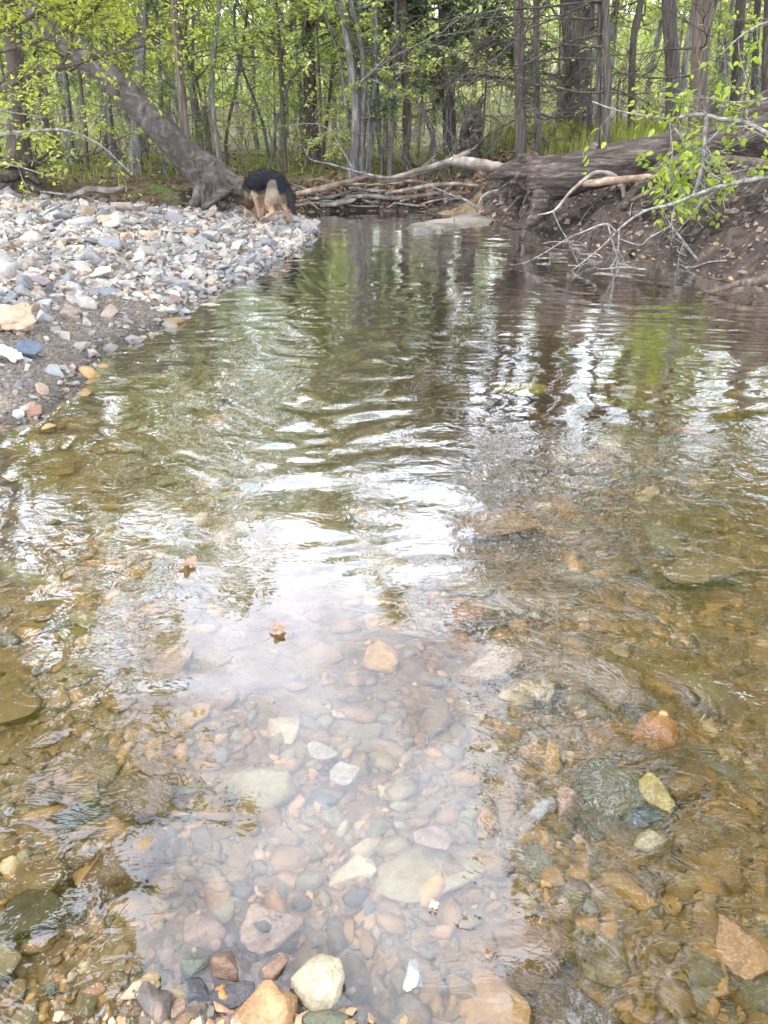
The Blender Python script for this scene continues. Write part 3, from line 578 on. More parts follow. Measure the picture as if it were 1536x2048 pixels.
world_tree('grey_tree', [(1468, 215), (1476, 100), (1482, 0)], 16.5, 26, M['bark_cedar'], 'straight trunk third from the right edge above the log end', 11, nb=10, leafy=9, z0=4.5, dead=5, seed=211)
world_tree('grey_tree', [(1506, 200), (1512, 90), (1516, 0)], 17.5, 18, M['bark_cedar'], 'narrow trunk second from the right edge above the log end', 10, nb=10, leafy=9, z0=4.5, dead=5, seed=212)
world_tree('broad_tree', [(1532, 200), (1536, 90), (1540, 0)], 14.0, 30, M['bark_brown'], 'reddish brown trunk cut by the right edge of the picture', 10, nb=10, leafy=9, z0=4.5, seed=213)
world_tree('cedar_tree', [(897, 305), (892, 150), (884, 0)], 16.5, 30, M['bark_cedar'], 'cedar trunk draped in dark green foliage left of the twisted stump', 5.8, nb=30, leafy=34, leafL=0.13, z0=1.4, needle=True, dead=6, seed=214, blen=1.9)
world_tree('cedar_tree', [(908, 302), (904, 150), (902, 40)], 16.8, 16, M['bark_cedar'], 'slim second stem close beside the foliage-draped cedar trunk', 5.2, nb=12, leafy=30, leafL=0.15, z0=2.0, needle=True, seed=215)
world_tree('reddish_tree', [(812, 322), (815, 230), (808, 120)], 15.6, 22, M['bark_brown'], 'reddish splintered trunk above the drift pile left of the leaning stem', 7, nb=14, leafy=11, z0=2.5, seed=216, dead=5)
world_tree('grey_tree', [(868, 285), (838, 205), (800, 158), (762, 112)], 16.2, 15, M['bark_grey'], 'grey stem leaning far to the left beside the foliage-draped cedar', 6, nb=10, leafy=10, z0=2.4, seed=217)
world_tree('dark_tree', [(626, 325), (622, 240), (618, 120)], 17.5, 40, M['bark_brown'], 'dark stout trunk on a rooty mound behind the pale drift branch', 8, nb=14, leafy=11, z0=2.5, seed=218, flare=1.3, dead=4)
# clump of stems at the creek bend
for i, (px_, w_, lb, sd) in enumerate([([(706, 336), (712, 240), (704, 150), (682, 0)], 26, 'thickest mottled stem of the clump at the creek bend', 221), ([(722, 336), (724, 240), (727, 140), (716, 60), (700, 0)], 20, 'middle mottled stem of the clump at the creek bend', 222), ([(738, 332), (746, 230), (750, 120), (752, 0)], 16, 'straight rightmost stem of the clump at the creek bend', 223), ([(698, 334), (694, 230), (680, 120), (652, 30)], 9, 'thin leftmost stem of the clump curving out to the left', 224)]):
    world_tree('clump_stem', px_, 14.9+0.12*i, w_, M['bark_grey'], lb, 5.4, nb=12, leafy=7, leafL=0.08, z0=1.4, seed=sd, blen=2.4)
# left side
world_tree('grey_tree', [(270, 366), (274, 240), (280, 120), (287, 0)], 15.3, 34, M['bark_grey'], 'straight pale grey trunk behind the leaning trunk', 7, nb=8, leafy=6, z0=4.0, seed=231)
for i, (px_, w_, lb, sd) in enumerate([([(446, 352), (434, 290), (424, 190), (430, 80), (440, 0)], 14, 'thin grey stem right of the leaning tree base', 232), ([(424, 350), (416, 260), (398, 180), (360, 60)], 11, 'thin pale stem arching left above the leaning tree base', 233), ([(402, 340), (392, 250), (384, 200), (386, 100)], 10, 'slim stem just behind the upright shoot', 234), ([(458, 350), (452, 280), (470, 180), (490, 60)], 10, 'thin dark stem bending right behind the dog', 235), ([(150, 372), (140, 250), (128, 120), (120, 0)], 16, 'dark stem behind the left leafy branches', 236), ([(176, 372), (172, 280), (160, 160)], 11, 'slim dark stem next to the left leafy branches', 237), ([(330, 370), (325, 250), (318, 100)], 12, 'slim stem between the pale grey and leaning trunks', 238), ([(570, 345), (566, 250), (560, 120)], 12, 'slim stem straight behind the dog', 239), ([(540, 340), (552, 250), (590, 130)], 9, 'thin stem slanting right behind the dog', 240), ([(640, 338), (655, 230), (668, 100)], 11, 'slim stem between the dark mound trunk and the clump', 241), ([(780, 330), (786, 220), (790, 60)], 14, 'slim stem right of the clump at the bend', 242)]):
    world_tree('thin_tree', px_, 15.4+0.37*(i % 5), w_, M['bark_grey'] if i % 2 == 0 else M['bark_brown'], lb, 5.4 if 2 < i else 6.5, nb=12, leafy=8, leafL=0.085, z0=1.2, seed=sd, blen=1.9)
# twisted dark stump
t = Tree(251); bse = P(948, 322, 14.6); bse[2] = hz(bse[0], 14.6)-.1
q = lambda a, c, dy=0: P(a, c, 14.6+dy)-bse
t.trunk([np.zeros(3), q(944, 290), q(956, 255), q(952, 225), q(968, 190)], [0.13, 0.11, 0.10, 0.08, 0.02], 14, 5, 0.12, 0.25, ridge=.12)
t.trunk([q(935, 300), q(928, 270), q(932, 250), q(945, 235)], [0.10, 0.09, 0.07, 0.03], 7, 4, 0.15); t.trunk([q(938, 305), q(915, 315), q(890, 326), q(860, 336, -.2)], [0.12, 0.10, 0.08, 0.04], 7, 4, 0.12)
t.branches(8, .3, 1.1, .6, .014, 2, 0, up=.3, kids=3)
wm, _ = t.meshes(0.1); put_tree('twisted_stump', wm, None, M['log'], None, bse, label='black twisted stump with a curled root at the right end of the drift branches', cat='stump')
# root ball with trunk at the left
t = Tree(252); bse = P(45, 372, 13.6); bse[2] = hz(bse[0], 13.6)-.1; q = lambda a, c, dy=0: P(a, c, 13.6+dy)-bse
t.trunk([np.zeros(3), q(42, 330), q(36, 250), q(30, 120), q(22, 0), q(10, -220)], [0.21, 0.17, 0.14, 0.13, 0.11, 0.05], 10, 5, 0.08, 0.7)
for a in ([(50, 350), (65, 375), (83, 380)], [(40, 352), (15, 358), (-40, 350)], [(45, 345), (62, 352), (80, 366)], [(35, 356), (20, 372), (-5, 378)], [(48, 340), (30, 352), (10, 360)]):
    t.trunk([q(*a[0], -.05), q(*a[1], -.3), q(*a[2], -.4)], [0.09, 0.07, 0.035], 7, 5, 0.12)
t.branches(12, 1.8, 4.8, 1.8, .03, 2, 10, up=.3)
wm, lm = t.meshes(0.1); put_tree('rooted_tree', wm, lm, M['bark_brown'], M['leaf_spring'], bse, label='tree with an undercut dark root ball at the left edge of the gravel', cat='tree')
# ------------------------------------------------------------------ leaning tree
LY = 11.9
lb = P(432, 392, LY); lb[2] = hz(lb[0], LY)-0.1; q = lambda a, c, dy=0: P(a, c, LY+dy)-lb
e = tag(empty('leaning_tree', lb), 'thick mottled trunk leaning hard to the left over the gravel bar', 'tree')
t = Tree(261); ax = [q(448, 395), q(420, 355), q(378, 318), q(325, 262), q(262, 196), q(205, 145), q(150, 95, .2), q(60, 10, .5), q(-80, -160, 1)]
p_ = catmull(ax, 7); sx_ = np.linspace(0, len(ax)-1, len(p_)); wpx = np.interp(sx_, range(9), [96, 76, 61, 55, 53, 51, 46, 38, 26])
t.wood.add(*tube(p_, wpx*PX(LY)/2, 26, 0.035, t.rg, lobes=(0.16*np.exp(-sx_*1.1), 5, 1.0), ridge=.03))
for rp_, rr in (([(440, 365), (462, 372), (480, 380), (500, 392)], [0.22, 0.17, 0.13, 0.06]), ([(410, 372), (402, 388), (392, 402), (380, 410)], [0.2, 0.16, 0.1, 0.05]), ([(430, 385), (440, 398), (446, 408), (450, 415)], [0.22, 0.17, 0.1, 0.05]), ([(425, 345), (450, 352), (470, 368), (478, 384)], [0.16, 0.13, 0.11, 0.06]), ([(445, 372), (468, 362), (482, 366), (498, 378)], [0.12, 0.11, 0.10, 0.07])):
    t.trunk([q(*rp_[0]), q(*rp_[1], -.1), q(*rp_[2], -.16), q(*rp_[3], -.2)], np.array(rr)*.75, 12, 5, 0.06, ridge=.06)
link('trunk', t.wood.mesh('trunk'), M['bark_lean'], e)
t2 = Tree(262); t2.trunk([q(380, 320), q(371, 290), q(366, 230), q(357, 120), q(348, 0), q(344, -200), q(352, -420)], [0.075, 0.055, 0.047, 0.045, 0.043, 0.036, 0.015], 10, 6, 0.04)
t2.branches(9, 2.6, 5.5, 1.5, .02, 2, 9, up=.5); wm, lm = t2.meshes(.1)
o = link('shoot', wm, M['bark_brown'], e); o['label'] = 'straight upright shoot growing from the leaning trunk'
t3 = Tree(263); t3.tp = p_; t3.tr = wpx*PX(LY)/2; t3.branches(26, 2.2, 4.6, 1.7, .03, 2, 12, up=.35); wm3, lm3 = t3.meshes(.1)
link('branches', wm3, M['bark_brown'], e); link('crown', lm3, M['leaf_spring'], e); link('shoot_leaves', lm, M['leaf_spring'], o)
# ------------------------------------------------------------------ overhanging leafy boughs on the left
def bough(name, lines, Y, mat, leafm, label, nleaf, L, seed, twigs=5, tw_len=0.5, cat='branch', rscale=1.0, fine=True, k=6, spread=0.10, up=.7):
    base = P(*lines[0][0][0], Y); e = empty(name, base); tag(e, label, cat); t = Tree(seed)
    for ptsx, w0, w1 in lines:
        pts = catmull([P(a[0], a[1], Y+(a[2] if len(a) > 2 else 0))-base for a in ptsx], 6); n = len(pts)
        t.wood.add(*tube(pts, np.linspace(w0, w1, n)*PX(Y)/2*rscale, k, 0.08, t.rg)); t.tp = pts; t.tr = np.linspace(w0, w1, n)*PX(Y)/2
        for _ in range(twigs):
            i = t.rg.integers(1, n-1); d = unit(pts[i+1]-pts[i]); r_ = t.rg.normal(0, 1, 3); r_[2] *= .6
            t.limb(pts[i], d+unit(r_)*0.9, tw_len*t.rg.uniform(.5, 1.3), max(0.004, t.tr[i]*.4), 1, nleaf, kids=2, wander=.2, nseg=4, droop=0.03)
    link('limb', t.wood.mesh('limb'), mat, e)
    if t.lp:
        p2 = np.concatenate(t.lp)+t.rg.normal(0, spread*.3, (sum(map(len, t.lp)), 3)); bl = MB(); bl.add(*leaves(p2, L, t.rg, up, .30, np.concatenate(t.ld), fine)); link('foliage', bl.mesh('foliage'), leafm, e)
    return e
bough('leafy_bough', [([(-200, 260), (-60, 205), (0, 178), (70, 150), (150, 128), (215, 108), (290, 92)], 16, 4), ([(120, 140), (140, 95), (150, 60), (195, 15), (210, -30)], 7, 3), ([(215, 110), (260, 80), (300, 50)], 4, 2)], 8.2, M['bark_brown'], M['leaf_near'], 'lit leafy bough reaching in from the left across the leaning trunk', 7, 0.05, 301, 13, .5)
bough('leafy_bough', [([(-160, 60), (0, 60), (90, 20), (190, -10)], 12, 4), ([(-100, 20), (0, 0), (60, -30)], 10, 4), ([(-60, 120), (30, 95), (110, 70), (170, 40)], 8, 3)], 8.0, M['bark_brown'], M['leaf_near'], 'dense yellow-green leafy bough in the top left corner', 10, 0.05, 302, 16, .5)
bough('leafy_bough', [([(-200, 300), (0, 270), (70, 262), (135, 262), (200, 290), (260, 345)], 9, 3), ([(-80, 320), (20, 330), (110, 355)], 5, 2), ([(-80, 215), (0, 222), (90, 235)], 5, 2)], 8.6, M['limb'], M['leaf_near'], 'low thin grey bough arching down over the left of the gravel bar', 6, 0.05, 303, 10, .42)
bough('leafy_bough', [([(-300, -120), (-60, -60), (60, -70), (130, -120)], 18, 6), ([(-300, -300), (-40, -260), (60, -300)], 18, 6)], 8.0, M['bark_brown'], M['leaf_near'], 'higher leafy bough above the top left corner, mirrored in the water', 10, 0.055, 304, 16, .7)
# ------------------------------------------------------------------ fallen log
FY = 10.75
fb = P(1250, 400, FY); fb[2] = hz(fb[0], FY); q = lambda a, c, dy=0: P(a, c, FY+dy)-fb
e = tag(empty('fallen_log', fb), 'huge dark weathered fallen log with its root end hanging over the water', 'log')
t = Tree(271)
ax = [q(1002, 356, .2), q(1040, 358, .15), q(1100, 358), q(1190, 338), q(1290, 314), q(1400, 296), q(1536, 270, -.3), q(1750, 225, -.7)]
p_ = catmull(ax, 8); s_ = np.linspace(0, 7, len(p_)); wpx = np.interp(s_, range(8), [46, 84, 88, 78, 72, 74, 80, 86])
t.wood.add(*tube(p_, wpx*PX(FY)/2, 30, 0.035, t.rg, lobes=(0.05+0.12*np.exp(-s_), 3, 2.0), ridge=0.05))
o = link('trunk', t.wood.mesh('trunk'), M['log'], e)
RT_ = [([(1060, 372, .1), (1078, 398, -.15), (1078, 425, -.28), (1060, 446, -.3), (1032, 453, -.25), (1006, 448, -.2)], [0.24, 0.17, 0.115, 0.075, 0.055, 0.03], 'hooked root curling down to the water'), ([(1075, 405, -.1), (1066, 432, -.28), (1052, 452, -.32), (1046, 476, -.3)], [0.12, 0.07, 0.05, 0.03], None), ([(1060, 358, .1), (1020, 345, 0), (995, 350, -.1), (972, 357, -.15)], [0.22, 0.14, 0.07, 0.02], None), ([(1075, 360, .1), (1062, 332, .05), (1046, 316, 0), (1040, 312, -.05)], [0.22, 0.12, 0.07, 0.04], None), ([(1090, 358, .1), (1078, 330, .1), (1070, 305, .1)], [0.2, 0.09, 0.03], None), ([(1175, 345, 0), (1183, 315, 0), (1190, 297, 0), (1196, 296, 0)], [0.22, 0.16, 0.11, 0.05], None), ([(1055, 370, .1), (1022, 382, -.05), (1008, 392, -.15), (1002, 410, -.2)], [0.2, 0.11, 0.07, 0.03], None), ([(1055, 375, .15), (1034, 405, .05), (1030, 430, .05), (1042, 446, 0)], [0.2, 0.1, 0.06, 0.025], None), ([(1090, 380, .1), (1100, 410, -.05), (1092, 440, -.1)], [0.18, 0.07, 0.03], None)]
rgr = np.random.default_rng(5)
for i in range(8):
    a0, c0 = rgr.uniform(1020, 1095), rgr.uniform(345, 385); an = rgr.uniform(1.3, 4.2); L_ = rgr.uniform(35, 80); RT_.append(([(a0, c0, .05), (a0+math.cos(an)*L_*.4, c0+abs(math.sin(an))*L_*.35, -.15), (a0+math.cos(an)*L_*.8+rgr.normal(0, 8), c0+abs(math.sin(an))*L_*.9, -.25), (a0+math.cos(an)*L_+rgr.normal(0, 12), c0+L_*1.1, -.25)], [.055, .03, .016, .006], None))
for pts, rr, lab in RT_:
    t = Tree(272+len(pts)); t.trunk([q(*a) for a in pts], np.array(rr)*.85, 12, 6, 0.07, ridge=.09); o = link('root', t.wood.mesh('root'), M['log'], e)
    if lab: o['label'] = lab
# second dark trunk lying behind it, at the right
e2 = tag(empty('toppled_tree', q(1540, 250)+fb), 'dark fallen trunk crossing behind the big log at the right edge', 'log')
t = Tree(273); o_ = q(1540, 250); t.trunk([q(1400, 285, .7)-o_, q(1470, 262, .8)-o_, q(1536, 222, .9)-o_, q(1640, 170, 1.0)-o_], [0.16, 0.22, 0.26, 0.28], 14, 6, 0.06); link('trunk', t.wood.mesh('trunk'), M['log'], e2)
def stick(name, px, Y, widths, mat, label, cat='branch', dys=None, twigs=0, seed=0, tl=.5, group=None, k=7, kids=2):
    base = P(*px[0][:2], Y); t = Tree(seed); pts = [P(a[0], a[1], Y+(a[2] if len(a) > 2 else 0))-base for a in px]; wd = np.asarray(widths)*PX(Y)/2
    t.trunk(pts, wd, k, 6, 0.10)
    for _ in range(twigs):
        i = t.rg.integers(2, len(t.tp)-1); d = unit(t.tp[i]-t.tp[i-1]); r_ = t.rg.normal(0, 1, 3); r_[2] = abs(r_[2])*.5; t.limb(t.tp[i], d+unit(r_), tl*t.rg.uniform(.4, 1.2), max(t.tr[i]*.5, .004), 1, 0, kids=kids, nseg=4, wander=.25)
    o = link(name, t.wood.mesh(name), mat); o.location = base; return tag(o, label, cat, group)
stick('drift_log', [(905, 320), (940, 326), (985, 333), (1010, 338)], 11.2, [20, 22, 22, 20], M['deadwood'], 'short grey log butting against the root end of the big fallen log', 'log', seed=311)
stick('dead_limb', [(1400, 305, -.4), (1330, 335, -.5), (1275, 375, -.6), (1245, 418, -.7)], 10.6, [30, 28, 24, 14], M['log'], 'dark crooked limb slanting down the bank under the big log', seed=312)
stick('dead_limb', [(1536, 330, -.5), (1450, 322, -.5), (1380, 330, -.5), (1320, 372, -.6), (1262, 402, -.6)], 10.5, [24, 22, 18, 14, 8], M['bark_brown'], 'grey-brown limb running under the log toward the right edge', seed=313)
stick('dead_limb', [(1166, 368, -.4), (1215, 362, -.5), (1290, 355, -.5), (1400, 342, -.5)], 10.5, [12, 16, 14, 10], M['palewood'], 'pale split limb lying along the foot of the big log', seed=314)
stick('arched_root', [(1075, 430, -.5), (1110, 420, -.6), (1145, 380, -.6), (1190, 346, -.6), (1225, 350, -.6), (1244, 372, -.6), (1248, 395, -.6)], 10.6, [3, 5, 7, 8, 9, 9, 7], M['deadwood'], 'thin grey root arching in front of the big log', 'root', seed=315)
# overhanging bough with green leaves
OY = 8.5
bough('overhanging_bough', [([(1720, 320), (1536, 354), (1460, 368), (1400, 386), (1345, 408), (1290, 422), (1245, 452), (1205, 492), (1140, 545, -.2)], 16, 3), ([(1234, 465), (1212, 448), (1170, 462), (1130, 480), (1085, 508), (1046, 528)], 6, 2), ([(1215, 446), (1230, 500), (1242, 540)], 5, 3), ([(1238, 458), (1236, 500), (1225, 530), (1205, 548)], 6, 2), ([(1342, 450), (1345, 455), (1380, 500), (1412, 545), (1418, 582)], 6, 9), ([(1342, 452), (1300, 475), (1280, 490), (1240, 478)], 5, 3), ([(1350, 405), (1342, 452)], 4, 4), ([(1105, 420), (1120, 455), (1135, 480), (1165, 548)], 4, 2)], OY, M['limb'], M['leaf_right'], 'pale grey bough drooping from the right bank into the water', 0, 0.09, 321, 3, .3, rscale=.72)
bough('leafy_branch', [([(1700, 320), (1600, 300), (1536, 268), (1490, 245), (1440, 238), (1412, 230), (1380, 230), (1338, 238), (1290, 232), (1230, 220), (1185, 203)], 15, 3), ([(1412, 234), (1409, 280), (1406, 320), (1398, 360), (1386, 392)], 9, 12), ([(1335, 238), (1360, 270), (1420, 320)], 4, 2), ([(1338, 238), (1345, 300), (1340, 340), (1352, 380)], 3, 2)], 8.7, M['limb'], M['leaf_right'], 'pale forked branch with fresh green leaves in front of the big log', 2.2, 0.085, 322, 11, .42, rscale=.8, up=.6)
bough('leafy_branch', [([(1640, 150), (1560, 190), (1470, 205), (1400, 195), (1330, 200)], 6, 2), ([(1600, 330), (1520, 335), (1440, 350), (1380, 365)], 5, 2), ([(1600, 20), (1500, 60), (1440, 110)], 5, 2), ([(1450, 250), (1400, 300), (1370, 340)], 4, 2)], 9.0, M['limb'], M['leaf_right'], 'leafy sprays of fresh green hanging at the right edge above the bank', 4, 0.08, 323, 8, .5, up=.6)
stick('water_limb', [(1640, 535), (1536, 560), (1480, 566), (1430, 582), (1392, 588)], 7.15, [20, 18, 16, 12, 5], M['bark_brown'], 'dark limb lying half in the water by the right edge', twigs=2, seed=331, tl=.3)
# drift branches at the bend
stick('drift_branch', [(592, 388), (640, 378), (700, 362), (738, 350)], 13.9, [9, 12, 11, 6], M['palewood'], 'barkless pale tan drift log pointing at the dog', 'log', seed=341)
stick('drift_branch', [(735, 352), (780, 356), (840, 340), (900, 322), (940, 302)], 13.9, [6, 9, 11, 12, 10], M['deadwood'], 'long grey-brown drift branch rising toward the twisted stump', twigs=2, seed=342)
stick('drift_branch', [(760, 366), (820, 352), (880, 335), (925, 318)], 14.1, [6, 9, 10, 8], M['deadwood'], 'thinner drift branch just behind the long grey-brown one', seed=343)
stick('dead_branch', [(775, 357), (720, 345), (660, 328), (620, 318), (606, 292)], 13.7, [6, 5, 4, 3, 1.5], M['limb'], 'bleached forked dead branch reaching up-left from the drift pile', twigs=5, seed=344, tl=.7)
stick('dead_branch', [(712, 350), (690, 310), (665, 270), (635, 248), (560, 252)], 13.8, [4, 3.5, 3, 2, 1.5], M['limb'], 'bleached curved branch standing above the drift log', twigs=3, seed=345, tl=.5)
stick('dead_branch', [(955, 418), (935, 402), (915, 395), (880, 380), (860, 372)], 11.6, [5, 5, 4, 3, 2], M['limb'], 'small white forked branch on the mud beside the pale slab', twigs=4, seed=346, tl=.5)
stick('dead_branch', [(955, 418), (965, 395), (985, 384), (1010, 384)], 11.6, [4, 7, 8, 9], M['limb'], 'small grey curved branch under the log root end', seed=347)
stick('drift_root', [(690, 395), (740, 392), (790, 396), (850, 390), (900, 380)], 14.0, [7, 9, 9, 8, 5], M['deadwood'], 'wavy exposed root along the foot of the far bank', 'root', seed=348)
stick('drift_root', [(770, 388), (820, 378), (860, 372), (905, 368), (960, 372)], 13.8, [6, 8, 9, 8, 6], M['deadwood'], 'upper exposed root on the far bank below the drift branch', 'root', seed=349)
stick('drift_wood', [(640, 410), (670, 408), (700, 402), (712, 398)], 13.9, [8, 10, 9, 5], M['deadwood'], 'stubby pale wood lying in the litter at the water edge', 'log', seed=350)
stick('drift_branch', [(135, 395), (160, 386), (180, 378), (225, 382), (250, 374)], 12.5, [8, 13, 14, 13, 8], M['deadwood'], 'curved brown driftwood on the back of the gravel bar', seed=351)
stick('drift_branch', [(80, 383), (120, 388), (180, 396)], 12.7, [5, 6, 4], M['limb'], 'thin bleached stick beside the curved driftwood', seed=352)
stick('drift_branch', [(-20, 382), (20, 388), (46, 396)], 12.2, [10, 12, 10], M['deadwood'], 'grey stick end under the root ball at the left edge', seed=353)
rg = np.random.default_rng(88)
for i in range(34):      # drift tangle on the far bank
    px_, py_ = rg.uniform(600, 960), rg.uniform(362, 412); L_ = rg.uniform(20, 90); a = rg.normal(0, .35)
    stick('drift_stick', [(px_-L_/2, py_+math.sin(a)*L_/2, rg.normal(0, .15)), (px_, py_+rg.normal(0, 4), 0), (px_+L_/2, py_-math.sin(a)*L_/2, rg.normal(0, .15))], 14.15+(385-py_)*.012, [rg.uniform(2, 5), rg.uniform(3, 7), 2], M['deadwood'] if i % 3 else M['limb'], 'thin weathered stick in the drift tangle at the creek bend', seed=400+i, group='sticks of the drift tangle', k=5)
for i in range(30):      # rootlets and twigs on the muddy bank
    px_, py_ = rg.uniform(1090, 1530), 0; Y_ = rg.uniform(8.2, 10.8); x_ = P(px_, 450, Y_)[0]; a = rg.uniform(0, 3.14); L_ = rg.uniform(.15, .55); pts = []
    for k in (-.5, -.15, .2, .5):
        xx, yy = x_+math.cos(a)*L_*k+rg.normal(0, .03), Y_+math.sin(a)*L_*k+rg.normal(0, .03); pts.append((xx, yy, max(hz(xx, yy), 0)+.015+.03*rg.random()))
    c0 = np.array(pts[0]); bb = MB(); bb.add(*tube(catmull(np.array(pts)-c0, 4), np.linspace(.009, .003, 13), 5, .1, rg)); o = bb.obj('bank_twig', M['limb'] if i % 3 else M['deadwood']); o.location = c0; tag(o, 'thin twig lying on the muddy bank under the fallen log', 'twig', 'twigs on the muddy bank')
# ------------------------------------------------------------------ leaf litter, grass
n = 900; x = rg.uniform(1.5, 6.5, n); y = rg.uniform(6.5, 12, n); d_ = sdf(x, y); k = (d_ > .1); LITB = (x[k], y[k])
def scatter_leaves(name, x, y, L, mat, label, cat, lift=.01, up=.7, W=.34, h=None):
    z = height(x, y)[0]; bl = MB(); bl.add(*leaves(np.stack([x, y, z+lift+0.03*rg.random(len(x))], 1), L, rg, up, W, fine=False)); o = bl.obj(name, mat); return tag(o, label, cat, kind='stuff')
n = 9000; x = rg.uniform(-9, 7, n); y = rg.uniform(12.6, 20, n); d_ = sdf(x, y); k = (d_ > .05)&((y > 13)|(x > -1)); scatter_leaves('leaf_litter', x[k], y[k], 0.09, M['litter'], 'brown dead leaf litter on the forest floor and far bank', 'leaf litter')
n = 2600; x = np.concatenate([rg.normal(-3.6, 1.2, 900), rg.uniform(-2.0, 2.2, 1700)]); y = np.concatenate([12.9+rg.normal(0, .25, 900), rg.uniform(13.9, 15.0, 1700)]); k = sdf(x, y) > .05
scatter_leaves('drift_leaves', x[k], y[k], 0.10, M['litter'], 'drifts of dead leaves caught behind the gravel and on the far bank', 'leaf litter', .03, .3)
xb = rg.uniform(-6.5, -1.2, 1500); yb = rg.uniform(4.5, 13, 1500); kb = (sdf(xb, yb) > .3) & (vnoise(xb, yb, 1.1, 2, 44) > .55)
scatter_leaves('bar_litter', xb[kb][:260], yb[kb][:260], 0.07, M['litter'], 'few dead leaves caught between the stones of the gravel bar', 'leaf litter', .05, .5)
scatter_leaves('bank_litter', LITB[0], LITB[1], 0.07, M['litter'], 'scattered dead leaves on the muddy right bank', 'leaf litter', .015, .5)
def grass(name, x, y, H, label):
    n = len(x); z = height(x, y)[0]; hgt = H*rg.uniform(.5, 1.25, n); a = rg.uniform(0, 6.28, n); lean = rg.uniform(.1, .5, n)*hgt; wv = 0.009+0.004*rg.random(n)
    b0 = np.stack([x, y, z-.01], 1); s_ = np.stack([np.cos(a+1.57)*wv, np.sin(a+1.57)*wv, 0*a], 1); dv = np.stack([np.cos(a), np.sin(a), 0*a], 1)
    m1 = b0+dv*lean[:, None]*.35+np.array([0, 0, 1])*hgt[:, None]*.6; tp_ = b0+dv*lean[:, None]+np.array([0, 0, 1])*hgt[:, None]
    V = np.stack([b0-s_, b0+s_, m1+s_*.8, m1-s_*.8, tp_], 1).reshape(-1, 3); bi = np.arange(n)[:, None]*5; bl = MB(); bl.add(V, [bi+np.array([[0, 1, 2, 3]]), bi+np.array([[3, 2, 4]])]); o = bl.obj(name, M['grass']); return tag(o, label, 'grass', kind='stuff')
n = 16000; x = rg.uniform(1.0, 8.5, n); y = rg.uniform(11.6, 20, n); d_ = sdf(x, y); k = (d_ > 0.9+vnoise(x, y, 1.2, 2, 71)*1.2) & (vnoise(x, y, 0.9, 3, 72) > .40); grass('bank_grass', x[k], y[k], 0.34, 'bright green grass on the bank top behind the fallen log')
n = 5200; x = rg.uniform(-10, 1.5, n); y = rg.uniform(13.8, 22, n); d_ = sdf(x, y); k = (d_ > .8) & (vnoise(x, y, 0.8, 3, 73) > .54); grass('woodland_grass', x[k], y[k], 0.16, 'tufts of green grass on the forest floor beyond the gravel bar')
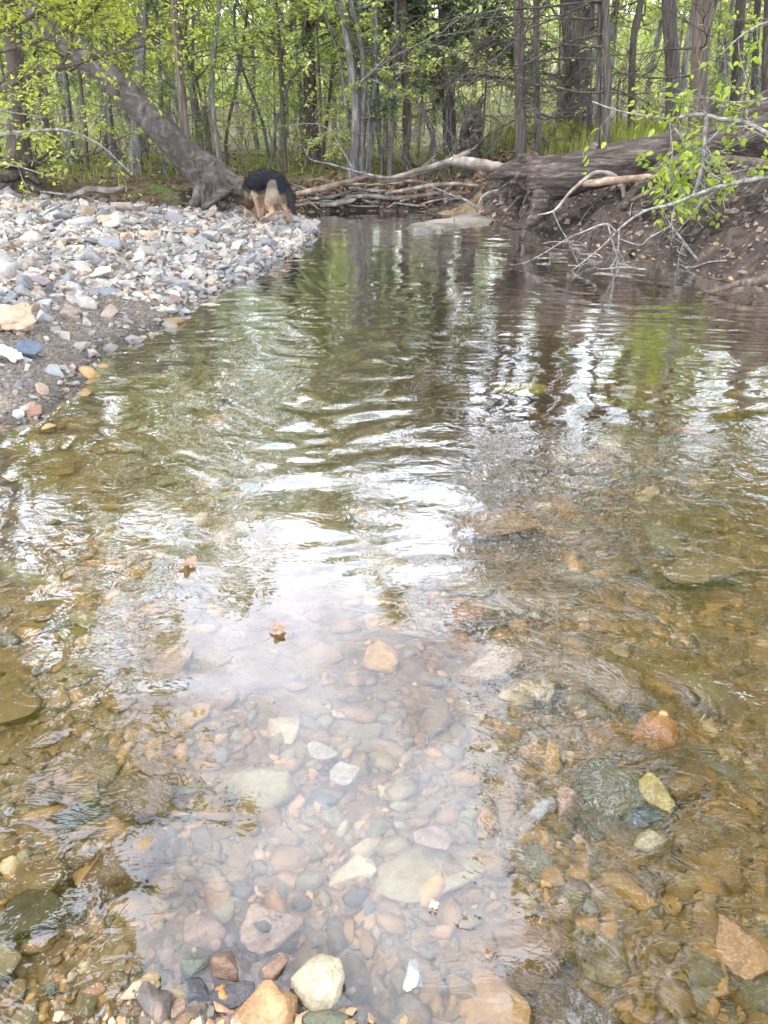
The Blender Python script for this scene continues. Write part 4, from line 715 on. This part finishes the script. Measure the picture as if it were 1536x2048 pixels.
# ------------------------------------------------------------------ the dog
def names_(d): return list(d)
NH = 14000
def build_dog():
    DY = 10.95; F0 = P(545, 440, DY); F0[2] = hz(F0[0], DY)
    nd = {}; ed = []
    def nod(n, px, py, dy, r, par=None, kind='body'):
        nd[n] = (P(px, py, DY+dy)-F0, r, kind)
        if par: ed.append((par, n))
    nod('mid', 540, 362, .18, .142); nod('loin', 554, 367, .08, .126, 'mid'); nod('rump', 566, 379, 0, .10, 'loin'); nod('chest', 521, 364, .32, .158, 'mid'); nod('withers', 511, 367, .44, .14, 'chest')
    nod('neck', 502, 384, .60, .10, 'withers', 'neck'); nod('head', 499, 402, .76, .08, 'neck', 'head'); nod('muzzle', 497, 416, .90, .042, 'head', 'head'); nod('nose', 496, 421, .97, .03, 'muzzle', 'head')
    nod('tail1', 575, 380, -.04, .046, 'rump', 'tail'); nod('tail2', 580, 393, -.07, .047, 'tail1', 'tail'); nod('tail3', 583, 409, -.08, .042, 'tail2', 'tail'); nod('tail4', 588, 424, -.07, .022, 'tail3', 'tail')
    nod('hipl', 546, 385, -.02, .098, 'loin', 'thigh'); nod('kneel', 538, 404, .03, .062, 'hipl', 'thigh'); nod('shinl', 541, 414, .02, .043, 'kneel', 'leg'); nod('hockl', 547, 424, -.03, .030, 'shinl', 'leg'); nod('pawl', 532, 435, .02, .027, 'hockl', 'leg'); nod('toel', 522, 440, .07, .027, 'pawl', 'paw')
    nod('hipr', 562, 388, .06, .085, 'rump', 'thigh'); nod('kneer', 563, 404, .12, .058, 'hipr', 'thigh'); nod('shinr', 569, 415, .08, .038, 'kneer', 'leg'); nod('hockr', 575, 425, .03, .029, 'shinr', 'leg'); nod('pawr', 577, 438, .05, .027, 'hockr', 'leg'); nod('toer', 575, 444, .11, .027, 'pawr', 'paw')
    nod('shl', 512, 385, .34, .078, 'chest', 'thigh'); nod('ell', 512, 397, .32, .048, 'shl', 'leg'); nod('wrl', 516.5, 416, .34, .031, 'ell', 'leg'); nod('ftl', 519, 431, .35, .028, 'wrl', 'leg'); nod('ftl2', 517, 436, .41, .029, 'ftl', 'paw')
    nod('shr', 521, 388, .50, .065, 'withers', 'thigh'); nod('elr', 525, 400, .50, .042, 'shr', 'leg'); nod('wrr', 528, 415, .52, .030, 'elr', 'leg'); nod('ftr', 526, 428, .52, .026, 'wrr', 'leg')
    names = list(nd); idx = {n: i for i, n in enumerate(names)}
    bs = MB()
    for a, c in ed:
        pa, ra, pc, rc = nd[a][0], nd[a][1], nd[c][0], nd[c][1]; t_ = np.linspace(0, 1, 7)[:, None]; bs.add(*tube(pa+(pc-pa)*t_, (ra+(rc-ra)*t_[:, 0])*.97, 14))
    th_ = np.linspace(0, np.pi, 9)[:, None]; ph_ = np.linspace(0, 2*np.pi, 14, endpoint=False)[None, :]
    for nm in names_(nd):
        p0, r0, _ = nd[nm]; sv = np.stack([np.sin(th_)*np.cos(ph_), np.sin(th_)*np.sin(ph_), np.cos(th_)+0*ph_], -1).reshape(-1, 3)*r0+p0; ii_ = np.arange(8)[:, None]*14; jj_ = np.arange(14)[None, :]; bs.add(sv, np.stack([ii_+jj_, ii_+14+jj_, ii_+14+(jj_+1) % 14, ii_+(jj_+1) % 14], -1).reshape(-1, 4))
    ob = link('dog_skeleton', bs.mesh('dog_skeleton')); md = ob.modifiers.new('remesh', 'REMESH'); md.mode = 'VOXEL'; md.voxel_size = 0.011; md.use_smooth_shade = True
    sm = ob.modifiers.new('smooth', 'SMOOTH'); sm.factor = .6; sm.iterations = 7
    dg = bpy.context.evaluated_depsgraph_get(); dg.update(); m2 = bpy.data.meshes.new_from_object(ob.evaluated_get(dg)); bpy.data.objects.remove(ob); m2.name = 'dog_body'
    n = len(m2.vertices); V = np.empty(n*3, np.float32); m2.vertices.foreach_get('co', V); V = V.reshape(-1, 3).astype(float)
    best = np.full(n, 1e9); kd = np.zeros(n, int); rel = np.zeros(n); KN = ['body', 'neck', 'head', 'tail', 'thigh', 'leg', 'paw']; ft = np.zeros(n)
    for a, c in ed:
        A, B_ = nd[a][0], nd[c][0]; t_ = np.clip(((V-A)@(B_-A))/((B_-A)@(B_-A)), 0, 1); C_ = A+t_[:, None]*(B_-A); r_ = nd[a][1]*(1-t_)+nd[c][1]*t_
        dd = np.linalg.norm(V-C_, axis=1)/r_; u = dd < best; best[u] = dd[u]; kd[u] = KN.index(nd[c][2]); rel[u] = ((V[:, 2]-C_[:, 2])/r_)[u]
    black = np.array([0.008, 0.0085, 0.011]); tan = np.array([0.31, 0.195, 0.115]); cream = np.array([0.46, 0.36, 0.25]); grey = np.array([0.16, 0.13, 0.10])
    nz_ = np.array([mnoise.fractal(Vector(v*9), 1, 2, 3) for v in V])
    hgt = V[:, 2]; bodyblack = sstep(0.34, 0.46, hgt+0.06*nz_)
    C = np.where((kd <= 1)[:, None], cream+(black-cream)*bodyblack[:, None], tan)
    thg = sstep(0.38, 0.50, hgt+0.05*nz_); thc = cream*0.85+(grey*0.8-cream*0.85)*thg[:, None]; C = np.where((kd == 4)[:, None], thc, C)
    C = np.where((kd == 3)[:, None], black*1.6+0.02*(nz_[:, None]+.5)*np.array([1, .8, .6]), C); C = np.where((kd == 2)[:, None], tan*.5, C)
    C = np.where((kd == 6)[:, None], grey*1.1, C); C = np.clip(C*(1+0.25*nz_[:, None]), 0.005, 1)
    at = m2.attributes.new('Col', 'FLOAT_COLOR', 'POINT'); at.data.foreach_set('color', np.concatenate([C, np.ones((n, 1))], 1).astype(np.float32).ravel())
    m, t, out = nodes('dog_coat'); nn = N(t); a_ = nn('ShaderNodeAttribute', attribute_name='Col'); p = nn('ShaderNodeBsdfPrincipled', {'Base Color': a_.outputs['Color'], 'Roughness': .75, 'Specular IOR Level': .2, 'Sheen Weight': 0.04}); t.links.new(p.outputs[0], out.inputs['Surface'])
    m2.materials.append(m); o = link('dog', m2); o.location = F0
    tag(o, 'black and tan shepherd dog seen from behind, nosing the gravel at the waterline', 'dog')
    # short coat hairs
    nr = np.empty(n*3, np.float32); m2.vertices.foreach_get('normal', nr); nr = nr.reshape(-1, 3).astype(float); rg = np.random.default_rng(9); pick = rg.integers(0, n, NH)
    pz = V[pick]+rg.normal(0, .008, (NH, 3)); back = unit(nd['rump'][0]-nd['withers'][0]); dv = nr[pick]*.55+back*.5+np.array([0, 0, -.5])+rg.normal(0, .25, (NH, 3)); dv /= np.linalg.norm(dv, axis=1, keepdims=True)
    L_ = np.where(np.isin(kd[pick], [3]), .06, np.where(np.isin(kd[pick], [5, 6, 2]), 0.014, .046))*rg.uniform(.6, 1.2, NH); sd = np.cross(dv, nr[pick]+.01); sd /= np.linalg.norm(sd, axis=1, keepdims=True)+1e-6
    bl = MB(); bl.add(np.stack([pz-sd*.0028-nr[pick]*.006, pz+sd*.0028-nr[pick]*.006, pz+dv*L_[:, None]], 1).reshape(-1, 3), np.arange(3*NH).reshape(-1, 3), np.repeat(C[pick], 3, 0)); h_ = bl.obj('fur', m, o, smooth=False)
    for sgn in (-1, 1):
        hd = nd['head'][0]; bb = MB(); c0 = hd+np.array([.045*sgn, -.02, .05]); bb.add([c0+(-.028, 0, 0), c0+(.028, 0, 0), c0+(0, .03, 0), c0+(.015*sgn, -.02, .10), c0+(0, -.012, .02)], [np.array([[0, 4, 3], [4, 1, 3], [1, 2, 3], [2, 0, 3], [0, 1, 4]])], grey*.5); bb.obj('ear', m, o)
build_dog()
# ------------------------------------------------------------------ pale rock slab at the bend
def slab(name, outline, z0, th, colr, label, seed):
    rg = np.random.default_rng(seed); pts = np.array([G(*p, z0)[:2] for p in outline]); c = pts.mean(0); bm = bmesh.new(); n = 60; P_ = np.vstack([pts, pts[:1]]); s_ = np.linspace(0, len(pts), n, endpoint=False); i0 = s_.astype(int); f = (s_-i0)[:, None]; ring = P_[i0]*(1-f)+P_[i0+1]*f
    ring = ring+rg.normal(0, .02, ring.shape); b = MB(); R_ = [1.0, .97, .8, .6, .35, .12]; V = []
    for k, r in enumerate([1.03]+R_):
        q = c+(ring-c)*r; z = z0-th if k == 0 else z0-th*.25 if k == 1 else z0+0.09*(1-r)+.09*(vnoise(q[:, 0], q[:, 1], 4, 4, seed)-.5)+.05*np.round(3*vnoise(q[:, 0], q[:, 1], 1.2, 2, seed+1))/3
        V.append(np.column_stack([q, np.broadcast_to(z, (n,))]))
    V = np.vstack(V+[np.array([[*c, z0+.09]])]); j = np.arange(n); F = [np.stack([k*n+j, k*n+(j+1) % n, (k+1)*n+(j+1) % n, (k+1)*n+j], -1) for k in range(6)]+[np.stack([6*n+j, 6*n+(j+1) % n, j*0+7*n], -1)]
    o_ = np.array([*c, 0]); b.add(V-o_, F); o = b.obj(name, M['stone'], smooth=False); o.location = o_; o.color = (*colr, 1); return tag(o, label, 'rock')
slab('rock_slab', [(806, 456), (850, 448), (905, 434), (975, 425), (992, 432), (985, 452), (930, 458), (880, 466), (830, 468)], -0.01, .12, (0.23, 0.21, 0.19), 'flat pale rock slab at the water edge left of the log roots', 4)
# ------------------------------------------------------------------ stones one can single out
def hero(px, py, w_, l_, h_, z, colr, label, seed, npts=14, rnd=2, jit=.05, mat='hero', rz=None, tilt=.12, bev=0.05, group=None):
    """w_: width in photo pixels; l_, h_: length and height as fractions of it"""
    g = G(px, py, z); dist = np.linalg.norm(g-np.array([0, 0, CAM_H])); d0 = ray(px, py); s = w_*dist/np.linalg.norm(d0)/FPX
    me = hull_mesh('stone', seed, npts, 1.0, bev=bev if rnd else .02, smooth=bool(rnd), sub_=rnd, jitter=jit)
    V, F = mdata(me); V = V/(V.max(0)-V.min(0)); me.vertices.foreach_set('co', V.astype(np.float32).ravel()); me.update()
    o = bpy.data.objects.new('stone', me); me.materials.append(M[mat]); col.objects.link(o); o.location = g; o.scale = (s, s*l_, s*h_); rg_ = random.Random(seed); o.rotation_euler = (rg_.gauss(0, tilt), rg_.gauss(0, tilt), rz if rz is not None else rg_.uniform(-.5, .5)); o.color = (*(np.array(colr)*((.8 if z > -.03 else 1.05) if mat == 'hero' else 1)), 1)
    return tag(o, label, 'stone', group)
hero(638, 1966, 112, .95, .62, 0.008, (0.47, 0.40, 0.27), 'smooth egg-shaped cream stone standing out of the shallows', 501, 90, 2, .015, rz=.4)
hero(452, 1938, 78, .9, .8, 0.0, (0.20, 0.115, 0.07), 'blocky wet brown stone left of the cream egg-shaped one', 502, 12, 1, .04)
hero(402, 1935, 72, .9, .7, -.01, (0.14, 0.15, 0.11), 'dark green stone touching the blocky brown one', 503, 11, 1, .04)
hero(286, 1976, 80, .7, .6, 0.0, (0.48, 0.36, 0.2), 'knobbly cream and ochre stone at the lower left shallows', 504, 16, 2, .12)
hero(284, 2034, 100, .7, .6, .01, (0.13, 0.10, 0.085), 'dark mauve stone with a grey top at the bottom edge', 505, 12, 1, .05)
hero(528, 2042, 160, .8, .55, .005, (0.42, 0.24, 0.11), 'big orange and white quartz stone at the bottom edge', 506, 14, 2, .09)
hero(640, 2048, 90, .8, .5, 0, (0.20, 0.21, 0.14), 'mossy green-grey stone at the bottom edge below the cream one', 507, 13, 1, .05)
hero(552, 1946, 62, .9, .7, -.01, (0.36, 0.22, 0.15), 'pinkish red stone just left of the cream egg-shaped one', 508, 14, 1, .08)
hero(392, 1980, 62, .9, .5, -.005, (0.035, 0.036, 0.045), 'black slate piece among the stones at the lower left', 509, 10, 0, 0)
hero(470, 1990, 90, .5, .35, .004, (0.07, 0.066, 0.07), 'flat dark slate under the blocky brown stone', 510, 10, 0, 0)
hero(655, 2012, 96, .7, .4, -.005, (0.12, 0.115, 0.11), 'dark grey flat stone tucked under the cream egg-shaped one', 511, 11, 1, .04)
hero(448, 1986, 34, .9, .7, .008, (0.55, 0.26, 0.07), 'small bright orange stone between slates', 512, 12, 1, .05)
hero(360, 2025, 56, .9, .7, .0, (0.36, 0.24, 0.18), 'small pinkish brown pebble right of the dark mauve stone', 513, 12, 1, .05)
hero(600, 1998, 50, .9, .6, -.004, (0.04, 0.042, 0.05), 'small black stone below the cream egg-shaped one', 514, 11, 1, .04)
hero(530, 1872, 130, .85, .35, -.05, (0.66, 0.46, 0.33), 'pale pink and ochre submerged stone above the brown ones', 515, 16, 2, .10)
hero(415, 1870, 90, .9, .4, -.05, (0.50, 0.33, 0.20), 'submerged salmon triangular stone above the green one', 516, 9, 1, .04)
hero(1305, 1466, 104, .85, .55, -.04, (0.66, 0.30, 0.10), 'vivid orange lumpy stone under the riffle at right', 517, 13, 2, .14)
hero(1308, 1592, 52, 1.9, .6, -.05, (0.78, 0.63, 0.26), 'elongated yellow stone below the vivid orange one', 518, 16, 2, .08, rz=.25)
hero(1300, 1690, 64, .9, .6, -.05, (0.68, 0.58, 0.33), 'pale yellow blocky stone under the elongated yellow one', 519, 12, 1, .05)
hero(1290, 1645, 74, .6, .35, -.06, (0.10, 0.12, 0.14), 'blue-grey flat stone at the foot of the elongated yellow one', 520, 11, 1, .04)
hero(1220, 1385, 200, .55, .3, -.09, (0.32, 0.22, 0.12), 'long flat tan slab under the riffle left of the orange stone', 521, 12, 1, .04, rz=-.55, mat='hero')
hero(1060, 1398, 90, .9, .4, -.12, (0.68, 0.53, 0.32), 'cream lumpy stone under the riffle', 522, 15, 2, .12)
hero(985, 1340, 110, 1.0, .45, -.09, (0.58, 0.42, 0.25), 'sandy ochre stone touching the cream lumpy one', 523, 15, 2, .10)
hero(275, 1605, 150, .75, .4, -.05, (0.27, 0.175, 0.08), 'rounded silt-coated boulder under the left shallows', 524, 22, 2, .05)
hero(250, 1745, 190, .6, .4, -.05, (0.24, 0.15, 0.07), 'larger rounded silt-coated boulder below the first one', 525, 24, 2, .05, rz=.5)
hero(338, 1778, 62, .9, .8, -.02, (0.50, 0.32, 0.15), 'small round tan stone against the larger silt-coated boulder', 526, 24, 2, .03)
hero(80, 1772, 120, .8, .4, -.05, (0.33, 0.21, 0.09), 'rounded tan boulder near the left edge', 527, 20, 2, .05)
hero(58, 1845, 130, .8, .5, -.05, (0.13, 0.10, 0.045), 'dark olive boulder at the left edge below the tan one', 528, 14, 2, .06)
hero(150, 1650, 100, .7, .3, -.08, (0.10, 0.10, 0.05), 'dark mossy rock under the left shallows', 529, 10, 1, .05)
hero(1462, 1895, 96, 1.3, .3, -.06, (0.66, 0.40, 0.20), 'orange tan slab at the lower right', 530, 12, 1, .05, rz=.45)
hero(1062, 1915, 150, 1.0, .4, -.05, (0.32, 0.19, 0.085), 'wide brown stone under flowing water at lower right centre', 531, 16, 2, .05)
hero(1130, 2050, 170, .8, .3, -.05, (0.17, 0.115, 0.06), 'wet brown stone just under the surface at the bottom edge', 532, 16, 2, .05)
hero(825, 1952, 40, 1.9, .7, -.01, (0.80, 0.77, 0.70), 'slim white stone right of the cream egg-shaped one', 533, 16, 2, .08, rz=-.25)
hero(1200, 1590, 170, .9, .3, -.08, (0.19, 0.18, 0.11), 'broad olive slab left of the elongated yellow stone', 534, 12, 1, .04)
hero(1120, 1610, 62, 1.0, .6, -.05, (0.58, 0.36, 0.26), 'pink triangular stone beside the broad olive slab', 535, 9, 1, .05)
hero(1085, 1625, 60, 1.0, .6, -.05, (0.52, 0.50, 0.42), 'pale grey stone beside the pink triangular one', 536, 12, 1, .06)
hero(1000, 1085, 190, .7, .14, -.14, (0.62, 0.36, 0.13), 'large orange slab under the ripples in mid creek', 537, 12, 1, .06)
hero(938, 1256, 74, .9, .5, -.13, (0.56, 0.28, 0.14), 'round reddish orange stone below the large orange slab', 538, 20, 2, .04)
hero(1395, 1190, 190, .6, .14, -.22, (0.52, 0.38, 0.20), 'broad sandy slab under the water at right', 539, 14, 1, .05)
hero(1038, 786, 104, .9, .16, -.06, (0.95, 0.80, 0.18), 'large yellow slab under the quiet water in mid creek', 540, 10, 1, .05)
hero(960, 882, 54, .9, .4, -.2, (0.66, 0.42, 0.16), 'small orange stone below the large yellow slab', 541, 14, 1, .06)
hero(1355, 930, 86, .7, .2, -.24, (0.58, 0.32, 0.15), 'orange flat stone under quiet water at right', 542, 12, 1, .05)
hero(690, 1560, 64, .9, .4, -.07, (0.78, 0.72, 0.58), 'white stone in the sky reflection', 543, 13, 1, .06)
hero(640, 1520, 66, .7, .35, -.08, (0.72, 0.66, 0.54), 'pale wedge stone left of the white one in the sky reflection', 544, 11, 1, .05)
hero(870, 1690, 90, .7, .35, -.06, (0.62, 0.44, 0.34), 'pink flat stone at the edge of the sky reflection', 545, 13, 1, .05)
# wet pebbles packed round them
rg = np.random.default_rng(66); n = 420; pxs_ = np.clip(rg.normal(440, 150, n), 120, 800); pys_ = np.clip(2080-np.abs(rg.normal(0, 95, n)), 1800, 2120); g_ = np.array([G(a, c, -.01) for a, c in zip(pxs_, pys_)])
sz = np.clip(np.exp(rg.normal(math.log(.026), .45, n)), .01, .06); zz_ = -.035+.03*sstep(1900, 2060, pys_)+rg.normal(0, .006, n)
HP = np.array([(0.34, 0.2, 0.1), (0.05, 0.05, 0.055), (0.16, 0.1, 0.07), (0.42, 0.24, 0.16), (0.12, 0.13, 0.10), (0.5, 0.38, 0.24), (0.24, 0.17, 0.12)])
scatter('wet_pebbles', [hull_mesh('pebble_shape', 900+i, 16, .6, bev=.05) for i in range(6)], g_[:, 0], g_[:, 1], zz_, sz, HP[rg.choice(7, n)]*rg.uniform(.7, 1.2, (n, 1)), M['bpebble'], creek_bed, 12)
# on the gravel bar
for a in ((180, 515, 68, .8, .6, .20, (0.62, 0.42, 0.26), 'large orange-tan rough stone in the middle of the gravel bar', 551), (196, 586, 84, .8, .22, .13, (0.27, 0.29, 0.33), 'tilted blue-grey slate slab on the gravel bar', 552), (62, 560, 76, .6, .35, .24, (0.36, 0.28, 0.28), 'purplish flat slab at the left of the gravel bar', 553), (58, 698, 72, .7, .5, .14, (0.13, 0.15, 0.19), 'dark blue-grey stone beside the white one at the left edge', 554), (18, 706, 54, .8, .5, .15, (0.82, 0.78, 0.68), 'white stone at the left edge of the gravel bar', 555), (396, 494, 50, .9, .8, .12, (0.36, 0.36, 0.34), 'grey faceted boulder on the gravel bar', 556), (326, 626, 66, .7, .45, .02, (0.46, 0.42, 0.37), 'pale tan stone half in the water at the bar edge', 557), (30, 640, 96, .9, .65, .20, (0.58, 0.42, 0.28), 'craggy ochre boulder at the left edge of the gravel bar', 558), (113, 748, 44, 1.4, .25, .05, (0.33, 0.34, 0.32), 'pale grey upright flake stuck in the fine gravel', 559), (348, 600, 44, .8, .5, .05, (0.27, 0.17, 0.13), 'wet red-brown stone at the bar edge', 560), (168, 545, 38, .9, 1.0, .2, (0.58, 0.45, 0.35), 'upright pinkish stone below the large orange-tan one', 561), (95, 424, 60, .9, .2, .36, (0.52, 0.54, 0.58), 'flat pale blue slab at the back of the gravel bar', 562), (215, 443, 42, .8, .5, .33, (0.60, 0.42, 0.28), 'orange stone at the back of the gravel bar', 563), (458, 470, 40, .9, .6, .12, (0.50, 0.38, 0.30), 'tan stone on the bar below the dog', 564), (62, 830, 50, .9, .5, .01, (0.30, 0.16, 0.11), 'wet reddish stone at the water edge in the left corner', 565), (535, 432, 22, 1.0, .6, .16, (0.16, 0.10, 0.07), 'dark brown stone under the paws of the dog', 566)):
    hero(*a[:6], tuple(np.array(a[6])*.74), a[7], a[8], npts=13, rnd=2 if a[8] in (551, 555, 557, 558) else 0, jit=.16, mat='stone', tilt=.22)
# ------------------------------------------------------------------ floating leaves, petals
def dry_leaf(px, py, w_, label, seed):
    g = G(px, py, .012); s = w_*np.linalg.norm(g-np.array([0, 0, CAM_H]))/FPX; rg = np.random.default_rng(seed); b = MB(); n = 30; a = np.linspace(0, 2*np.pi, n, endpoint=False); r = .5*(0.5+.42*np.abs(np.cos(2.5*a+.3))**1.5)+rg.normal(0, .03, n)
    V = [np.zeros((1, 3))]
    for f in (.5, 1.0): V.append(np.stack([np.cos(a)*r*f, np.sin(a)*r*f*.85, .10*f*f*(np.sin(2*a+seed)+.5*np.cos(3*a))+.06*f], 1))
    V = np.vstack(V)*s; j = np.arange(n); k = (j+1) % n; b.add(V, [np.stack([j*0, 1+j, 1+k], -1), np.stack([1+j, 1+n+j, 1+n+k, 1+k], -1)]); b.add(*tube([V[0], V[0]+np.array([.1, .35, .06])*s, V[0]+np.array([.15, .75, .25])*s], [.012*s, .012*s, .008*s], 5))
    o = b.obj('dry_leaf', M['dryleaf']); o.location = g; o.rotation_euler = (0, 0, seed); return tag(o, label, 'leaf')
dry_leaf(376, 1128, 46, 'curled pinkish brown dead leaf floating in the bright sky reflection', 1); dry_leaf(556, 1259, 44, 'pale brown dead leaf floating at the upper edge of the blue reflection', 2)
m, t, out = nodes('petal'); nn = N(t); p = nn('ShaderNodeBsdfPrincipled', {'Base Color': (0.85, 0.84, 0.74, 1), 'Roughness': .6}); t.links.new(p.outputs[0], out.inputs['Surface'])
g = G(868, 1810, .008); b = MB()
for k in range(4):
    a = k*1.571+.4; d_ = np.array([math.cos(a), math.sin(a), .15]); s_ = np.array([-math.sin(a), math.cos(a), 0]); b.add([d_*.001, d_*.006+s_*.0035, d_*.010+s_*.002, d_*.010-s_*.002, d_*.006-s_*.0035], np.array([[0, 1, 2, 3, 4]]))
o = b.obj('fallen_blossom', m); o.location = g; tag(o, 'tiny white four-petalled blossom floating near the lower centre', 'blossom')
